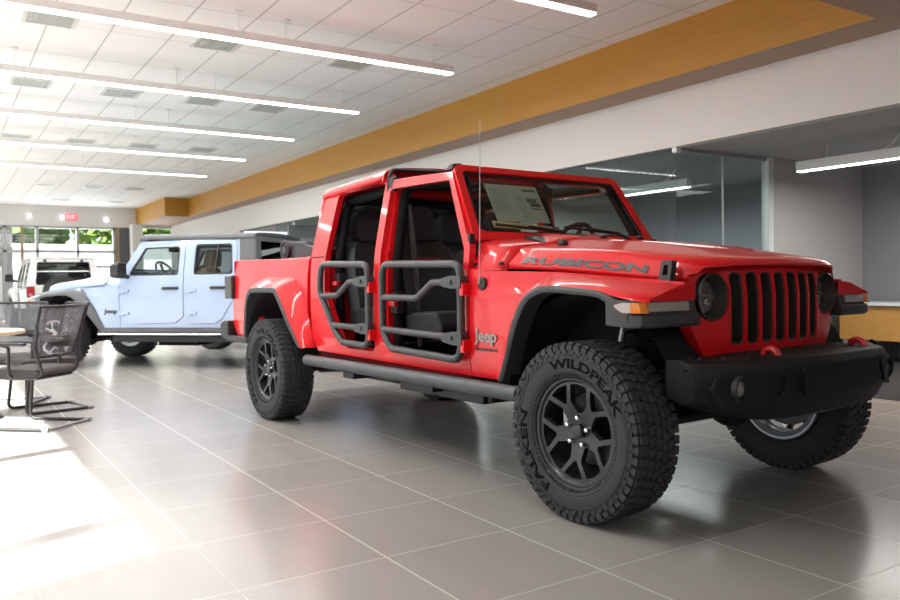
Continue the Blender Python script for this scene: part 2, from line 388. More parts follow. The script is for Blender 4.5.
# ------------------------------------------------------------------ wheels
def rim_window_polys():
    big, small = [], []
    def pol(r, a): return (r * math.sin(a), r * math.cos(a))
    for k in range(5):
        s = R(-31 + 72 * k); q = s + R(36)
        big.append(fillet([pol(.078, q - R(8)), pol(.078, q + R(8)), pol(.128, q + R(22)), pol(.203, q + R(13.5)), pol(.206, q), pol(.203, q - R(13.5)), pol(.128, q - R(22))], .007, 3))
        small.append(fillet([pol(.130, s - R(3)), pol(.130, s + R(3)), pol(.172, s + R(12.5)), pol(.203, s + R(16)), pol(.206, s), pol(.203, s - R(16)), pol(.172, s - R(12.5))], .005, 3))
    return big + small
def make_wheel(root, x, y, side, rimmat, hero=False, spin=0., inner_rim=None):
    """side -1 = right hand side (outer face towards -Y)"""
    prof = [(.238, -.10), (.248, -.126), (.275, -.141), (.32, -.145), (.362, -.141), (.388, -.130), (.400, -.112), (.404, -.09), (.404, .09), (.400, .112),
            (.388, .130), (.362, .141), (.32, .145), (.275, .141), (.248, .126), (.238, .10)]
    mb = MB().lathe(prof, 72, 'Y', closed=True)
    def block(a, r, y, dr, da, dy, skew=0.):
        rot = Matrix.Rotation(a, 3, 'Y') @ Matrix.Rotation(skew, 3, 'X'); c = Matrix.Rotation(a, 3, 'Y') @ Vector((0, y, r))
        mb.box(c, (da, dy, dr), rot)
    n = 54 if hero else 40
    for k in range(n):
        a = 2 * PI * k / n
        for sgn in (-1, 1):
            off = PI / n * (1 if sgn > 0 else 0)
            block(a + off, .405, sgn * .108, .018, .034, .046)
            block(a + off + .5 * PI / n, .406, sgn * .064, .017, .036, .036)
            block(a + off + PI / n, .406, sgn * .022, .017, .035, .036)
            if hero:
                L_ = .034 if k % 2 else .022
                block(a + off, .394 - L_ / 2 + .008, sgn * .130, L_, .032, .022)
                block(a + off + PI / n, .366, sgn * .141, .016, .020, .008)
                block(a + off + PI / n * .4, .352, sgn * .143, .010, .012, .006)
    if hero:
        for k in range(90):
            a = 2 * PI * k / 90
            block(a, .262, -.137, .016, .004, .006)
        mb.lathe([(.338, -.1445), (.341, -.1465), (.344, -.1445)], 72, 'Y')
        mb.lathe([(.276, -.141), (.279, -.1435), (.283, -.142)], 72, 'Y')
    def squeeze(p):
        r = math.hypot(p[0], p[2]); k = (.25 + (r - .25) * .933) / r if r > .25 else 1
        return (p[0] * k, p[1] * (.80 if p[1] > 0 else 1), p[2] * k)
    mb.v = [squeeze(p) for p in mb.v]
    t = mb.build('wheel', M['rubber'], root, smooth=30)
    t.location = (x, y, .415)
    rot = 0 if side < 0 else PI
    t.rotation_euler = (0, 0, rot)
    if hero:
        def arc(a0, a1, r0, r1):
            def fn(u, v, w):
                a = R(a0 + (a1 - a0) * u); r = r0 + (r1 - r0) * v
                return (r * math.sin(a), -.1405 - w, r * math.cos(a))
            return fn
        for s_, a0, a1 in (('WILDPEAK', -23, 70), ('FALKEN', 207, 282)):
            text_mb(s_, arc(a0, a1, .288, .330), .03, .005).build('tire_lettering', M['letter'], t, smooth=0)
    # rim
    rb = MB()
    rb.lathe([(.233, -.104), (.235, -.112), (.230, -.118), (.222, -.117), (.214, -.108), (.206, -.09), (.200, -.05), (.185, -.01), (.185, .10), (.228, .108), (.233, .10)], 56, 'Y')
    def face(u, v, w):
        r = math.hypot(u, v); y_ = interp([(0, -.075), (.05, -.078), (.09, -.088), (.15, -.1), (.2, -.105), (.23, -.106)], r)
        return (u, y_ + w, v)
    out = [(.214 * math.sin(2 * PI * k / 60), .214 * math.cos(2 * PI * k / 60)) for k in range(60)]
    cc = [-.2 + .025 * i for i in range(17)]
    rb.plate(out, rim_window_polys(), face, .030, cu=cc if hero else (), cv=cc if hero else ())
    rb.v = [(p[0] * 1.05, p[1], p[2] * 1.05) for p in rb.v]
    rim = rb.build('rim', rimmat, t, smooth=35, bevel=.0035 if hero else 0)
    MB().lathe([(0, .0), (.165, .0), (.165, .02), (0, .02)], 40, 'Y').build('brake_disc', M['rotor'], rim)
    MB().lathe([(0, -.104), (.026, -.102), (.031, -.096), (.033, -.07)], 24, 'Y').build('center_cap', M['rim'], rim)
    for k in range(5):
        a = R(-31 + 36 + 72 * k); c = (.0635 * math.sin(a), 0, .0635 * math.cos(a))
        MB().lathe([(0, -.108), (.009, -.106), (.0125, -.098), (.0125, -.06)], 6 if not hero else 12, 'Y', c).build('lug_nut', M['chrome'], rim)
    if hero: MB().box((-.11, -.02, .02), (.06, .06, .14)).build('brake_caliper', M['steel'], rim, bevel=.008)
    if inner_rim is not None:
        MB().lathe([(.222, .112), (.232, .112), (.232, .098), (.2, .09), (.19, .02)], 56, 'Y').build('inner_rim_lip', inner_rim, rim)
    t.rotation_euler = (0, 0, rot)
    return t

# ------------------------------------------------------------------ shared jeep-style body shapes (x forward, y left, z up; front axle at x=0)
YB = [(.50, .770), (.60, .795), (.70, .803), (.85, .808), (1.0, .808), (1.16, .803), (1.29, .790), (1.40, .770), (1.60, .728), (1.78, .690), (1.90, .655)]
def yb(z): return interp(YB, z)
CV = (.60, .70, .85, 1.0, 1.16, 1.29, 1.40, 1.60)
def side(sg, off=0.):
    return lambda u, v, w: (u, sg * (yb(v) + off - w), v)

def sm(tab, x):
    """smooth (monotone cubic) interpolation"""
    n = len(tab)
    if x <= tab[0][0]: return tab[0][1]
    if x >= tab[-1][0]: return tab[-1][1]
    d = [(tab[i + 1][1] - tab[i][1]) / (tab[i + 1][0] - tab[i][0]) for i in range(n - 1)]
    m_ = [d[0]] + [0 if d[i - 1] * d[i] <= 0 else 2 * d[i - 1] * d[i] / (d[i - 1] + d[i]) for i in range(1, n - 1)] + [d[-1]]
    for i in range(n - 1):
        if x <= tab[i + 1][0]:
            h = tab[i + 1][0] - tab[i][0]; t = (x - tab[i][0]) / h
            return (2 * t ** 3 - 3 * t * t + 1) * tab[i][1] + (t ** 3 - 2 * t * t + t) * h * m_[i] + (-2 * t ** 3 + 3 * t * t) * tab[i + 1][1] + (t ** 3 - t * t) * h * m_[i + 1]
HX = [-.66 + .09 * i for i in range(11)] + [.30, .34, .365, .385, .40, .412, .42, .426]
def hood_sec(x):
    ys = sm([(-.96, .765), (-.66, .745), (-.3, .69), (.25, .618), (.36, .602), (.41, .592), (.43, .585)], x)
    zs = sm([(-.96, 1.163), (-.66, 1.158), (.30, 1.086), (.43, 1.078)], x)
    zh = sm([(-.96, 1.32), (-.70, 1.276), (-.1, 1.238), (.30, 1.190), (.36, 1.180), (.40, 1.165), (.42, 1.150), (.426, 1.142)], x)
    yh = sm([(-.96, .70), (-.66, .655), (-.1, .605), (.34, .560), (.40, .545), (.43, .53)], x)
    zc = sm([(-.96, 1.375), (-.66, 1.322), (-.25, 1.290), (.05, 1.252), (.25, 1.218), (.35, 1.198), (.395, 1.184), (.418, 1.168), (.426, 1.157)], x)
    return ys, zs, yh, zh, zc
def hood_row(x, front_bow=True):
    ys, zs, yh, zh, zc = hood_sec(x)
    bulge = .012 * max(0, min(1, (.3 - x) / .4))
    ctrl = [(0, zc), (.20, zc - .004 + bulge * .8), (.30, zh + (zc - zh) * .66 + bulge), (.42, zh + (zc - zh) * .40), (yh - .06, zh + (zc - zh) * .14), (yh - .012, zh - .002), (yh + .004, zh - .010), (yh + .016, zh - .026), (ys - .004, zs + .03), (ys, zs)]
    half = ctrl[::-1]
    def bow(y):
        if not front_bow: return x
        return x + (.032 * (1 - (y / .62) ** 2) - .085 * max(0, (abs(y) - .36) / .23) ** 2) * max(0, min(1, (x + .3) / .7)) ** 2
    r = [(bow(y), -y, z) for y, z in half] + [(bow(y), y, z) for y, z in reversed(half[:-1])]
    return r
def make_hood(root, P):
    rows = [hood_row(x) for x in HX]
    mb = MB().loft(rows, closed_sec=False); o = mb.build('hood', P['paint'], root, smooth=42)
    s = o.modifiers.new('solid', 'SOLIDIFY'); s.thickness = .012; s.offset = -1
    return o
def make_cowl(root, P):
    xs = [-.955, -.93, -.80, -.672]
    rows = []
    for x in xs:
        r = hood_row(x, False)
        rows.append([(r[0][0], -.79 + .04 * (x + .955) / .28, r[0][2])] + r + [(r[0][0], .79 - .04 * (x + .955) / .28, r[0][2])])
    o = MB().loft(rows, closed_sec=False).build('cowl', P['paint'], root, smooth=50)
    s = o.modifiers.new('solid', 'SOLIDIFY'); s.thickness = .015; s.offset = -1
    for sg in (-1, 1):
        for x in (-.92, -.70): MB().cyl((x, sg * .772, 1.185), (x, sg * .752, 1.19), .010, 10).build('cowl_bolt', M['black'], o)
    MB().loft([[(-.74, y, 1.318 + c), (-.80, y, 1.335 + c), (-.90, y, 1.366 + c), (-.90, y, 1.33), (-.74, y, 1.29)] for y, c in ((-.42, -.012), (0, .004), (.42, -.012))]).build('cowl_grille', M['black'], o)
    return o
# windshield plane
WB = Vector((-.945, 0, 1.345)); WT = Vector((-1.225, 0, 1.785)); WD = (WT - WB).normalized(); WL = (WT - WB).length; WN = Vector((WD.z, 0, -WD.x))
def wplane(u, v, w): p = WB + WD * v - WN * w; return (p.x, u, p.z)
def make_windshield(root, P, hero=False):
    outer = fillet([(-.755, -.02), (.755, -.02), (.685, WL), (-.685, WL)], [.02, .02, .07, .07], 5)
    hole = fillet([(-.695, .034), (.695, .034), (.640, WL - .045), (-.640, WL - .045)], [.05, .05, .035, .035], 5)
    o = MB().plate(outer, [hole], wplane, .06).build('windshield_frame', P['paint'], root, bevel=.012, bseg=3)
    g = MB().plate([(-.71, .025), (.71, .025), (.65, WL - .035), (-.65, WL - .035)], [], lambda u, v, w: wplane(u, v, w + .022), .005).build('windshield_glass', M['glass'], o)
    MB().ring(outer_in(hole, 1.0), outer_in(hole, .965), lambda u, v, w: wplane(u, v, w + .012), .008).build('windshield_seal', M['black'], o)
    return o
def outer_in(poly, k):
    cx = sum(p[0] for p in poly) / len(poly); cy = sum(p[1] for p in poly) / len(poly)
    return [(cx + (p[0] - cx) * k, cy + (p[1] - cy) * (k if k == 1 else k - .035)) for p in poly]

ARCH_F = [(-.66, .575), (-.56, .72), (-.465, .87), (-.355, 1.0), (-.25, 1.06), (-.15, 1.072), (.10, 1.055), (.20, 1.035), (.275, 1.0)]
def make_fender(root, P, sg):
    """front fender with flare, lamps"""
    ya = .935
    out = fillet([(-.925, .575), (-.70, .575), (-.55, .86), (-.43, 1.02), (-.28, 1.07), (.36, 1.05), (.385, 1.06), (.385, 1.079), (-.3, 1.135), (-.925, 1.155)], 0)
    def fn(u, v, w):
        y = yb(v) * (1 if u < -.5 else 1) - .0
        y = min(y, interp([(-.96, .81), (-.66, .79), (-.3, .735), (.38, .66)], u) if v > 1.03 else 9)
        return (u, sg * (y - w), v)
    mb = MB().plate(out, [], fn, .02, cu=(-.66, -.5, -.3, 0), cv=(.6, .7, .85, 1.0, 1.03, 1.1))
    # top of the fender: hood seam to flare edge
    def row(x, zl, yl):
        ys, zs, _, _, _ = hood_sec(x)
        return [(x, sg * (ys + .004), zs - .012), (x, sg * (ys + .06), zs - .010), (x, sg * (ys + .4 * (yl - ys)), zs * .62 + zl * .38 + .012), (x, sg * (yl - .05), zl + .018), (x, sg * (yl - .012), zl + .008), (x, sg * yl, zl - .008)]
    rows = [row(x, z, y) for x, z, y in ((-.30, 1.065, .88), (-.22, 1.074, .925), (-.12, 1.074, ya), (.10, 1.058, ya), (.20, 1.040, ya), (.30, 1.022, ya), (.375, 1.010, ya - .012), (.40, 1.004, ya - .03))]
    mb.loft(rows, closed_sec=False)
    fr = rows[-1]; mb.add([*fr, *[(p[0] - .004, p[1], 1.002) for p in fr]], [(i, i + 1, i + 7, i + 6) for i in range(5)])
    # leg of the flare between the side panel and the lip
    L = ARCH_F[:6]; Bp = [(-.725, .575), (-.655, .72), (-.575, .87), (-.47, 1.01), (-.37, 1.085), (-.27, 1.12)]
    if P.get('flaretop') is None:
        rws = []
        for lx, lz, bx_, bz, k in resample([(*l, *b_, k) for l, b_, k in zip(L, Bp, [.828, .862, .90, .928, .935, .935])], 4):
            rws.append([(bx_, sg * (yb(bz) + .001), bz), (bx_ * .65 + lx * .35, sg * (yb(bz) * .6 + k * .4), bz * .65 + lz * .35), (lx - .02, sg * (k - .012), lz + .010), (lx, sg * k, lz)])
        mb.loft(rws, closed_sec=False)
    o = mb.build('front_fender', P['paint'], root, smooth=40)
    # black lip
    fl = MB()
    lip = ARCH_F + [(.33, .965)]
    inn = [(-.615, .575), (-.52, .72), (-.425, .86), (-.315, .985), (-.225, 1.028), (-.14, 1.038), (.10, 1.024), (.185, 1.005), (.25, .965), (.32, .908)]
    ks = [.833, .867, .905, .933, .94, .94, .94, .94, .94, .94]
    secs = []
    for a, b, c, d, k in resample([(*p, *q, k) for p, q, k in zip(lip, inn, ks)], 4):
        secs.append([(a, sg * (k - .02), b), (a, sg * k, b - .001), ((a * .5 + c * .5), sg * (k + .006), b * .5 + d * .5), (c, sg * k, d), (c, sg * (k - .10), d), (a, sg * (k - .10), b - .01)])
    fl.loft(secs)
    # front block of the flare, swept inboard to the grille
    fb = []
    for y, xf in ((.94, .345), (.925, .385), (.88, .408), (.75, .425), (.60, .425)):
        fb.append([(.20, sg * y, .90), (xf - .015, sg * y, .893), (xf, sg * y, .905), (xf, sg * y, .945), (xf - .02, sg * y, .953), (xf - .03, sg * y, 1.006), (.20, sg * y, 1.01)])
    fl.loft(fb)
    f = fl.build('fender_flare', M['flare'] if not P.get('flaretop') else P['flaretop'], o, smooth=35, bevel=.004)
    if P.get('flaretop'):
        # wide plain flare in dark grey, covering the top too
        mb2 = MB(); rws = []
        for i, ((lx, lz), k) in enumerate(zip(ARCH_F + [(.36, .96)], [.833, .867, .905, .933, .94, .94, .94, .94, .94, .94])):
            nx = -.06 if i < 5 else 0; nz = .05 if i > 2 else .015
            rws.append([(lx + nx, sg * .74, lz + nz), (lx + nx * .8, sg * (k - .06), lz + nz * .9), (lx, sg * (k + .002), lz + .004), (lx, sg * (k + .002), lz - .03)])
        mb2.loft(rws, closed_sec=False).build('flare_top', P['flaretop'], f, smooth=50)
    # lamps
    dl = []
    for y in (.905, .88, .82, .75, .68, .655):
        xf = sm([(.60, .425), (.75, .425), (.88, .408), (.925, .385)], y) - .022
        dl.append([(xf - .03, sg * y, .957), (xf + .008, sg * y, .960), (xf + .004, sg * y, .998), (xf - .03, sg * y, 1.0)])
    MB().loft(dl).build('daytime_running_lamp', M['greylens'], f, bevel=.003)
    sgm = MB()
    sgm.loft([[(.255, sg * .938, .990), (.255, sg * .950, .988), (.255, sg * .950, .980), (.255, sg * .938, .976)], [(.30, sg * .938, .998), (.30, sg * .952, .998), (.30, sg * .952, .955), (.30, sg * .938, .955)], [(.345, sg * .936, .998), (.345, sg * .950, .998), (.345, sg * .950, .955), (.345, sg * .936, .955)]])
    sgm.build('side_marker', M['whitelens'], f, bevel=.003)
    MB().loft([[(.345, sg * .92, .998), (.345, sg * .950, .998), (.345, sg * .950, .955), (.345, sg * .92, .955)], [(.372, sg * .90, .998), (.376, sg * .935, .998), (.392, sg * .938, .955), (.39, sg * .90, .955)], [(.386, sg * .885, .998), (.390, sg * .905, .998), (.400, sg * .905, .955), (.39, sg * .885, .955)]]).build('turn_signal', M['amber'], f, bevel=.003)
    # inner wheel liner
    ln = MB(); secs = []
    for a in range(18, 181, 9):
        t = R(a); secs.append([(.50 * math.cos(t) - .10, sg * (.80 if t > .9 else .74), .52 + .51 * math.sin(t)), (.50 * math.cos(t) - .10, sg * .45, .52 + .51 * math.sin(t))])
    ln.loft(secs, closed_sec=False); ln.bx(-.60, .26, sg * .44, sg * .46, .50, 1.03)
    ln.build('wheel_liner', M['dark'], o, smooth=40)
    return o

GX0 = .425
def gfn(y, z, w):
    x = GX0 - .075 * (abs(y) / .59) ** 2.2 - (.30 * max(0, z - 1.02) ** 1.3) - .10 * max(0, .84 - z)
    return (x - w, y, z)
def make_grille(root, P):
    out = fillet([(-.585, .90), (-.50, .745), (.50, .745), (.585, .90), (.594, 1.06), (.555, 1.145), (.30, 1.158), (-.30, 1.158), (-.555, 1.145), (-.594, 1.06)], [.05, .04, .04, .05, .05, .05, .1, .1, .05, .05], 5)
    holes = []
    for k in range(-3, 4):
        y = k * .1037; holes.append(fillet([(y - .040, .793), (y + .040, .793), (y + .040, 1.122), (y - .040, 1.122)], .03, 4))
    for sg in (-1, 1):
        holes.append([(sg * .457 + .102 * math.cos(2 * PI * k / 32), 1.012 + .107 * math.sin(2 * PI * k / 32)) for k in range(32)])
    o = MB().plate(out, holes, gfn, .06, cu=(-.5, -.36, -.26, -.155, -.05, .05, .155, .26, .36, .5), cv=(.84, .90, .96, 1.02, 1.06, 1.10)).build('grille', P['paint'], root, smooth=28, bevel=.007, bseg=2)
    for k in range(-3, 4):
        y = k * .1037; m_ = MB()
        rim_o = fillet([(y - .041, .791), (y + .041, .791), (y + .041, 1.124), (y - .041, 1.124)], .031, 4)
        rim_i = fillet([(y - .033, .800), (y + .033, .800), (y + .033, 1.115), (y - .033, 1.115)], .025, 4)
        m_.plate(rim_o, [rim_i], lambda a, b, w: gfn(a, b, w + .005), .055, cv=(.84, .9, .96, 1.02, 1.06, 1.1))
        m_.build('grille_insert', M['lampring'] if P.get('hero') else M['black'], o, smooth=30)
        g = MB()
        for i in range(24): g.box(gfn(y, .80 + .0132 * i, .052), (.004, .07, .004))
        for i in range(-2, 3): g.tube([gfn(y + i * .012, z, .052) for z in (.795, .95, 1.02, 1.115)], .002, 4)
        g.build('grille_mesh', M['black'], o, smooth=0)
    MB().plate(fillet([(-.57, .80), (.57, .80), (.57, 1.11), (-.57, 1.11)], .05), [], lambda a, b, w: gfn(a, b, w + .10), .01, cu=(-.4, -.2, 0, .2, .4), cv=(.9, 1.02)).build('radiator', M['dark'], o)
    for sg in (-1, 1):
        yc = sg * .457; zc = 1.012; xc = gfn(yc, zc, 0)[0]
        h = MB().lathe([(.106, .004), (.100, .008), (.095, -.004), (.088, -.055), (.080, -.07), (0, -.075)], 36, 'X', (xc, yc, zc)).build('headlight', M['lampring'], root, smooth=40)
        MB().lathe([(.082, -.062), (.079, -.048), (.072, -.045), (.070, -.055)], 36, 'X', (xc, yc, zc)).build('headlight_ring', M['chrome'], h)
        MB().lathe([(0, -.069), (.05, -.067), (.078, -.055)], 32, 'X', (xc, yc, zc)).build('headlight_bowl', M['steel'], h)
        lm = MB()
        for i in range(4): lm.box((xc - .052, yc, zc - .036 + .024 * i), (.012, .11 if i in (1, 2) else .08, .004))
        lm.box((xc - .050, yc - .02, zc), (.012, .004, .10)); lm.box((xc - .050, yc + .03, zc), (.012, .003, .11))
        lm.ball((xc - .060, yc - .025, zc + .02), (.02, .02, .025)); lm.ball((xc - .060, yc + .02, zc - .02), (.02, .02, .02))
        lm.build('headlight_reflector', M['chrome'], h)
        MB().lathe([(.084, -.05), (.07, -.040), (.045, -.032), (0, -.028)], 32, 'X', (xc, yc, zc)).build('headlight_lens', M['hlglass'], h)
    return o

def make_bumper(root, P):
    """steel winch bumper with swept wings"""
    secs = []
    tab = [(.745, .45, .757, .61), (.742, .485, .758, .59), (.725, .522, .757, .565), (.60, .615, .758, .527), (.50, .672, .762, .505), (.40, .695, .766, .495), (.20, .715, .768, .49), (0, .722, .768, .488)]
    rows = [(-y, a, b, c) for y, a, b, c in tab] + [(y, a, b, c) for y, a, b, c in reversed(tab[:-1])]
    for y, xf, zt, zb in rows:
        xb = min(.36, xf - .06) if abs(y) > .7 else .40
        secs.append([(xb, y, zt - .004), (xf - .055, y, zt), (xf - .02, y, zt - .012), (xf, y, zt - .045), (xf, y, zb + .115), (xf - .045, y, zb + .02), (xf - .09, y, zb), (xb, y, zb + .03)])
    o = MB().loft(secs).build('front_bumper', M['bumper'], root, smooth=30, bevel=.006)
    def bf(y): return interp([(.40, .695), (.50, .672), (.60, .615), (.725, .522)], abs(y))
    for sg in (-1, 1):
        # lamp pocket
        m_ = MB()
        ring = fillet([(.36, .700), (.42, .600), (.55, .572), (.67, .580), (.695, .64), (.68, .695), (.58, .718)], .025, 4); inn = fillet([(.395, .688), (.44, .614), (.55, .588), (.658, .594), (.68, .64), (.666, .682), (.58, .703)], .018, 4)
        m_.plate(ring, [inn], lambda u, v, w: (bf(u) + .010 - w, sg * u, v), .02, cu=(.45, .5, .55, .62))
        m_.build('lamp_pocket', M['bumper'], o, bevel=.004)
        MB().plate(inn, [], lambda u, v, w: (bf(u) + .003 - w, sg * u, v), .004, cu=(.45, .5, .55, .62)).build('lamp_pocket_back', M['dark'], o)
        f = MB().lathe([(.052, .0), (.052, .022), (.044, .023), (.040, .004), (.0, .002)], 28, 'X', (bf(.60) - .006, sg * .60, .645)).build('fog_light', M['black'], o)
        MB().lathe([(.036, .006), (.026, .014), (0, .017)], 24, 'X', (bf(.60) - .006, sg * .60, .645)).build('fog_lens', M['foglens'], f)
        # tow hook
        yk = sg * .36
        p = fillet([(.565, yk, .74), (.57, yk, .792), (.625, yk, .79), (.638, yk, .73)], [0, .03, .035, 0], 5, False)
        MB().tube(p, .0155, 12).build('tow_hook', M['hookred'], root)
        for (y, x) in ((.70, .50), (.62, .55), (.53, .60), (.27, .62), (.70, .45)):
            MB().lathe([(0, .772), (.007, .771), (.009, .764), (.009, .757)], 8, 'Z', (x, sg * y, 0)).build('bumper_bolt', M['bumper'], o)
        MB().lathe([(0, .012), (.008, .011), (.008, 0)], 8, 'X', (.50, sg * .757, .66)).build('bumper_bolt', M['dark'], o)
    c = MB().plate(fillet([(-.30, .60), (.30, .60), (.30, .72), (-.30, .72)], .02), [], lambda u, v, w: (.722 + .004 - .02 * abs(u) ** 1.5 / .1 * .2 - w, u, v), .02, cu=(-.15, 0, .15)).build('winch_cover', M['bumper'], o, bevel=.004)
    o.location.y = -.005
    MB().bx(.15, .42, -.55, .55, .52, .64).build('bumper_bracket', M['dark'], root)
    return o

def make_seats(root, matm, insert, hero):
    for (x, zs) in ((-1.72, .76), (-2.36, .78)):
        for y in (-.39, .39):
            if x < -2 and not hero and False: continue
            s = MB()
            # cushion
            s.loft([[(x - .22, y + k, zs + .12), (x + .10, y + k * 1.04, zs + .15), (x + .24, y + k, zs + .15), (x + .29, y + k * .95, zs + .06), (x + .26, y + k * .9, zs - .02), (x - .22, y + k, zs - .02)] for k in (-.26, -.22, 0, .22, .26)])
            o = s.build('seat', matm, root, smooth=60, bevel=.02, bseg=3)
            bk = MB(); rows = []
            for z, w, th, lean in ((0, .25, .10, 0), (.16, .265, .11, -.025), (.34, .26, .10, -.07), (.47, .225, .085, -.10), (.52, .17, .06, -.115)):
                xx = x - .22 + lean; zz = zs + .10 + z
                rows.append([(xx + th * .5, y - w, zz), (xx + th * .95, y - w * .86, zz), (xx + th * .65, y - w * .6, zz), (xx + th * .6, y, zz), (xx + th * .65, y + w * .6, zz), (xx + th * .95, y + w * .86, zz), (xx + th * .5, y + w, zz), (xx - th * .5, y + w * .9, zz), (xx - th * .7, y, zz), (xx - th * .5, y - w * .9, zz)])
            bk.loft(rows).build('seat_back', matm, o, smooth=60)
            hd = MB(); hx = x - .36; hz = zs + .73
            hd.loft([[(hx + .055 + c, y - w, hz + z), (hx + .07 + c, y, hz + z), (hx + .055 + c, y + w, hz + z), (hx - .05 + c, y + w, hz + z), (hx - .06 + c, y, hz + z), (hx - .05 + c, y - w, hz + z)] for z, w, c in ((-.10, .115, .01), (-.07, .135, .005), (.05, .135, -.01), (.10, .115, -.015), (.125, .08, -.02))])
            hd.build('headrest', matm, o, smooth=60)
            pp = MB()
            for dy in (-.06, .06): pp.cyl((hx + .0, y + dy, hz - .20), (hx, y + dy, hz - .05), .008, 8)
            pp.build('headrest_post', M['black'], o)
            if hero and x > -2:
                def fn(u, v, w, y=y): return (x - .22 - .075 + .082 + w - .03 * v * .3, y - .09 + (.18 * u), zs + .535 + .03 * v)
                text_mb('RUBICON', lambda u, v, w, y=y: (x - .22 - .075 + .088 + w, y - .10 + .20 * u, zs + .47 + .032 * v), .03).build('seat_stitching', M['redtext'], o, smooth=0)

def make_interior(root, P, hero=False):
    d = MB()
    d.loft([[(-.95, y, 1.02), (-1.0, y, 1.28), (-1.10, y, 1.305), (-1.30, y, 1.27), (-1.36, y, 1.20), (-1.32, y, 1.02), (-1.2, y, .82), (-.95, y, .8)] for y in (-.62, .62)])
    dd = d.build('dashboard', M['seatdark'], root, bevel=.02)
    st = MB(); c = Vector((-1.40, .44, 1.315)); ax = Vector((-.85, 0, .52)).normalized(); e1 = Vector((0, 1, 0)); e2 = ax.cross(e1)
    st.tube([c + (e1 * math.cos(2 * PI * k / 28) + e2 * math.sin(2 * PI * k / 28)) * .185 for k in range(28)], .016, 8, closed=True)
    for a in (0, PI, PI * 1.5): st.tube([c - ax * .03, c + (e1 * math.cos(a) + e2 * math.sin(a)) * .18], .018, 8)
    st.cyl(c - ax * .02, c - ax * .25, .04, 12); st.ball(c - ax * .02, (.05, .06, .05))
    st.build('steering_wheel', mat('brown_wheel_leather', (.09, .035, .02), .5) if hero else M['black'], root)
    rb = MB()
    for sg in (-1, 1):
        for x, zt in ((-1.86, 1.735), (-2.66, 1.70)):
            rb.tube(fillet([(x + .02, sg * .69, .66), (x + .02, sg * .69, 1.25), (x, sg * .60, zt), (x, 0, zt + .015)], [0, .1, .12, 0], 5, False), .034, 10)
        rb.tube([(-2.66, sg * .58, 1.70), (-1.86, sg * .58, 1.73), (-1.26, sg * .60, 1.73)], .034, 10)
        rb.tube(fillet([(-1.26, sg * .60, 1.73), (-1.20, sg * .62, 1.68), (-1.0, sg * .69, 1.3), (-1.0, sg * .70, .8)], [0, .05, .1, 0], 4, False), .03, 10)
    rb.build('roll_bar', M['seatdark'], root, smooth=60)
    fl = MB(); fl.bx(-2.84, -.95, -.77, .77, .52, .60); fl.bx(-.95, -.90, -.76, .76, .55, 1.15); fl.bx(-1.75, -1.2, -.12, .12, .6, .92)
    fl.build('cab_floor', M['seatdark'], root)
    make_seats(root, P.get('seat', M['seat']), M['seatdark'], hero)
    mr = MB().box((-1.24, 0, 1.655), (.03, .22, .065)); mr.cyl((-1.24, 0, 1.68), (-1.225, 0, 1.73), .012, 8); mr.build('rear_view_mirror', M['black'], root, bevel=.008)

def make_chassis(root, wb, xr, hero=False):
    c = MB()
    for sg in (-1, 1):
        c.tube([(.45, sg * .42, .60), (.1, sg * .42, .64), (-.5, sg * .40, .54), (-wb + .8, sg * .42, .54), (-wb, sg * .46, .66), (xr, sg * .46, .62)], .055, 8)
    c.bx(-2.2, -1.0, -.30, .30, .40, .50); c.bx(-1.9, -1.3, .1, .5, .34, .48)
    c.bx(-2.6, -2.25, -.45, .45, .46, .55)
    o = c.build('frame_rail', M['dark'] if not hero else M['black'], root, smooth=40)
    for x in (0, -wb):
        a = MB(); a.cyl((x, -.72, .415), (x, .72, .415), .045, 14); a.ball((x + (.02 if x else 0), .22, .425), (.12, .13, .115))
        a.build('axle', M['black'], root)
        for sg in (-1, 1):
            sp = MB(); pts = [(x + .07 * math.cos(t * .7), sg * .50 + .07 * math.sin(t * .7), .46 + t * .0095) for t in range(0, 46)]
            sp.tube(pts, .010, 6); sp.build('coil_spring', M['black'], root)
            sh = MB(); sh.cyl((x - .14, sg * .58, .40), (x - .10, sg * .56, .64), .03, 12); sh.cyl((x - .10, sg * .56, .62), (x - .05, sg * .54, .88), .018, 10)
            sh.build('shock_absorber', M['steel'] if x == 0 else M['black'], root)
            ca = MB(); ca.tube([(x + .02 if x else x - .02, sg * .45, .38), (x - .8 if x == 0 else x + .85, sg * .36, .46)], .024, 8); ca.build('control_arm', M['black'], root)
    ex = MB(); ex.tube(fillet([(-.8, -.25, .45), (-1.6, -.32, .43), (-2.6, -.36, .44), (-wb - .2, -.30, .62), (xr + .2, -.5, .55)], [0, .1, .1, .1, 0], 4, False), .03, 10)
    ex.tube([(-2.35, -.36, .44), (-2.75, -.36, .44)], .085, 14); ex.build('exhaust', M['steel'] if hero else M['black'], root)
    if hero:
        sk = MB(); sk.bx(-1.95, -1.05, -.62, -.30, .385, .445); sk.bx(-1.62, -1.45, -.70, -.5, .42, .47); sk.bx(-2.45, -2.3, -.78, -.35, .43, .47)
        for x in (-1.0, -1.25, -1.5, -1.75): sk.cyl((x, -.60, .40), (x, -.60, .47), .018, 10)
        sk.build('skid_plate', M['black'], root, bevel=.006)
        sb = MB(); sb.tube(fillet([(.16, -.62, .43), (.20, -.30, .46), (.20, .62, .43)], [0, .05, 0], 3, False), .018, 8); sb.tube([(-.12, -.5, .40), (-.12, .6, .44)], .02, 8)
        sb.build('steering_linkage', M['black'], root)

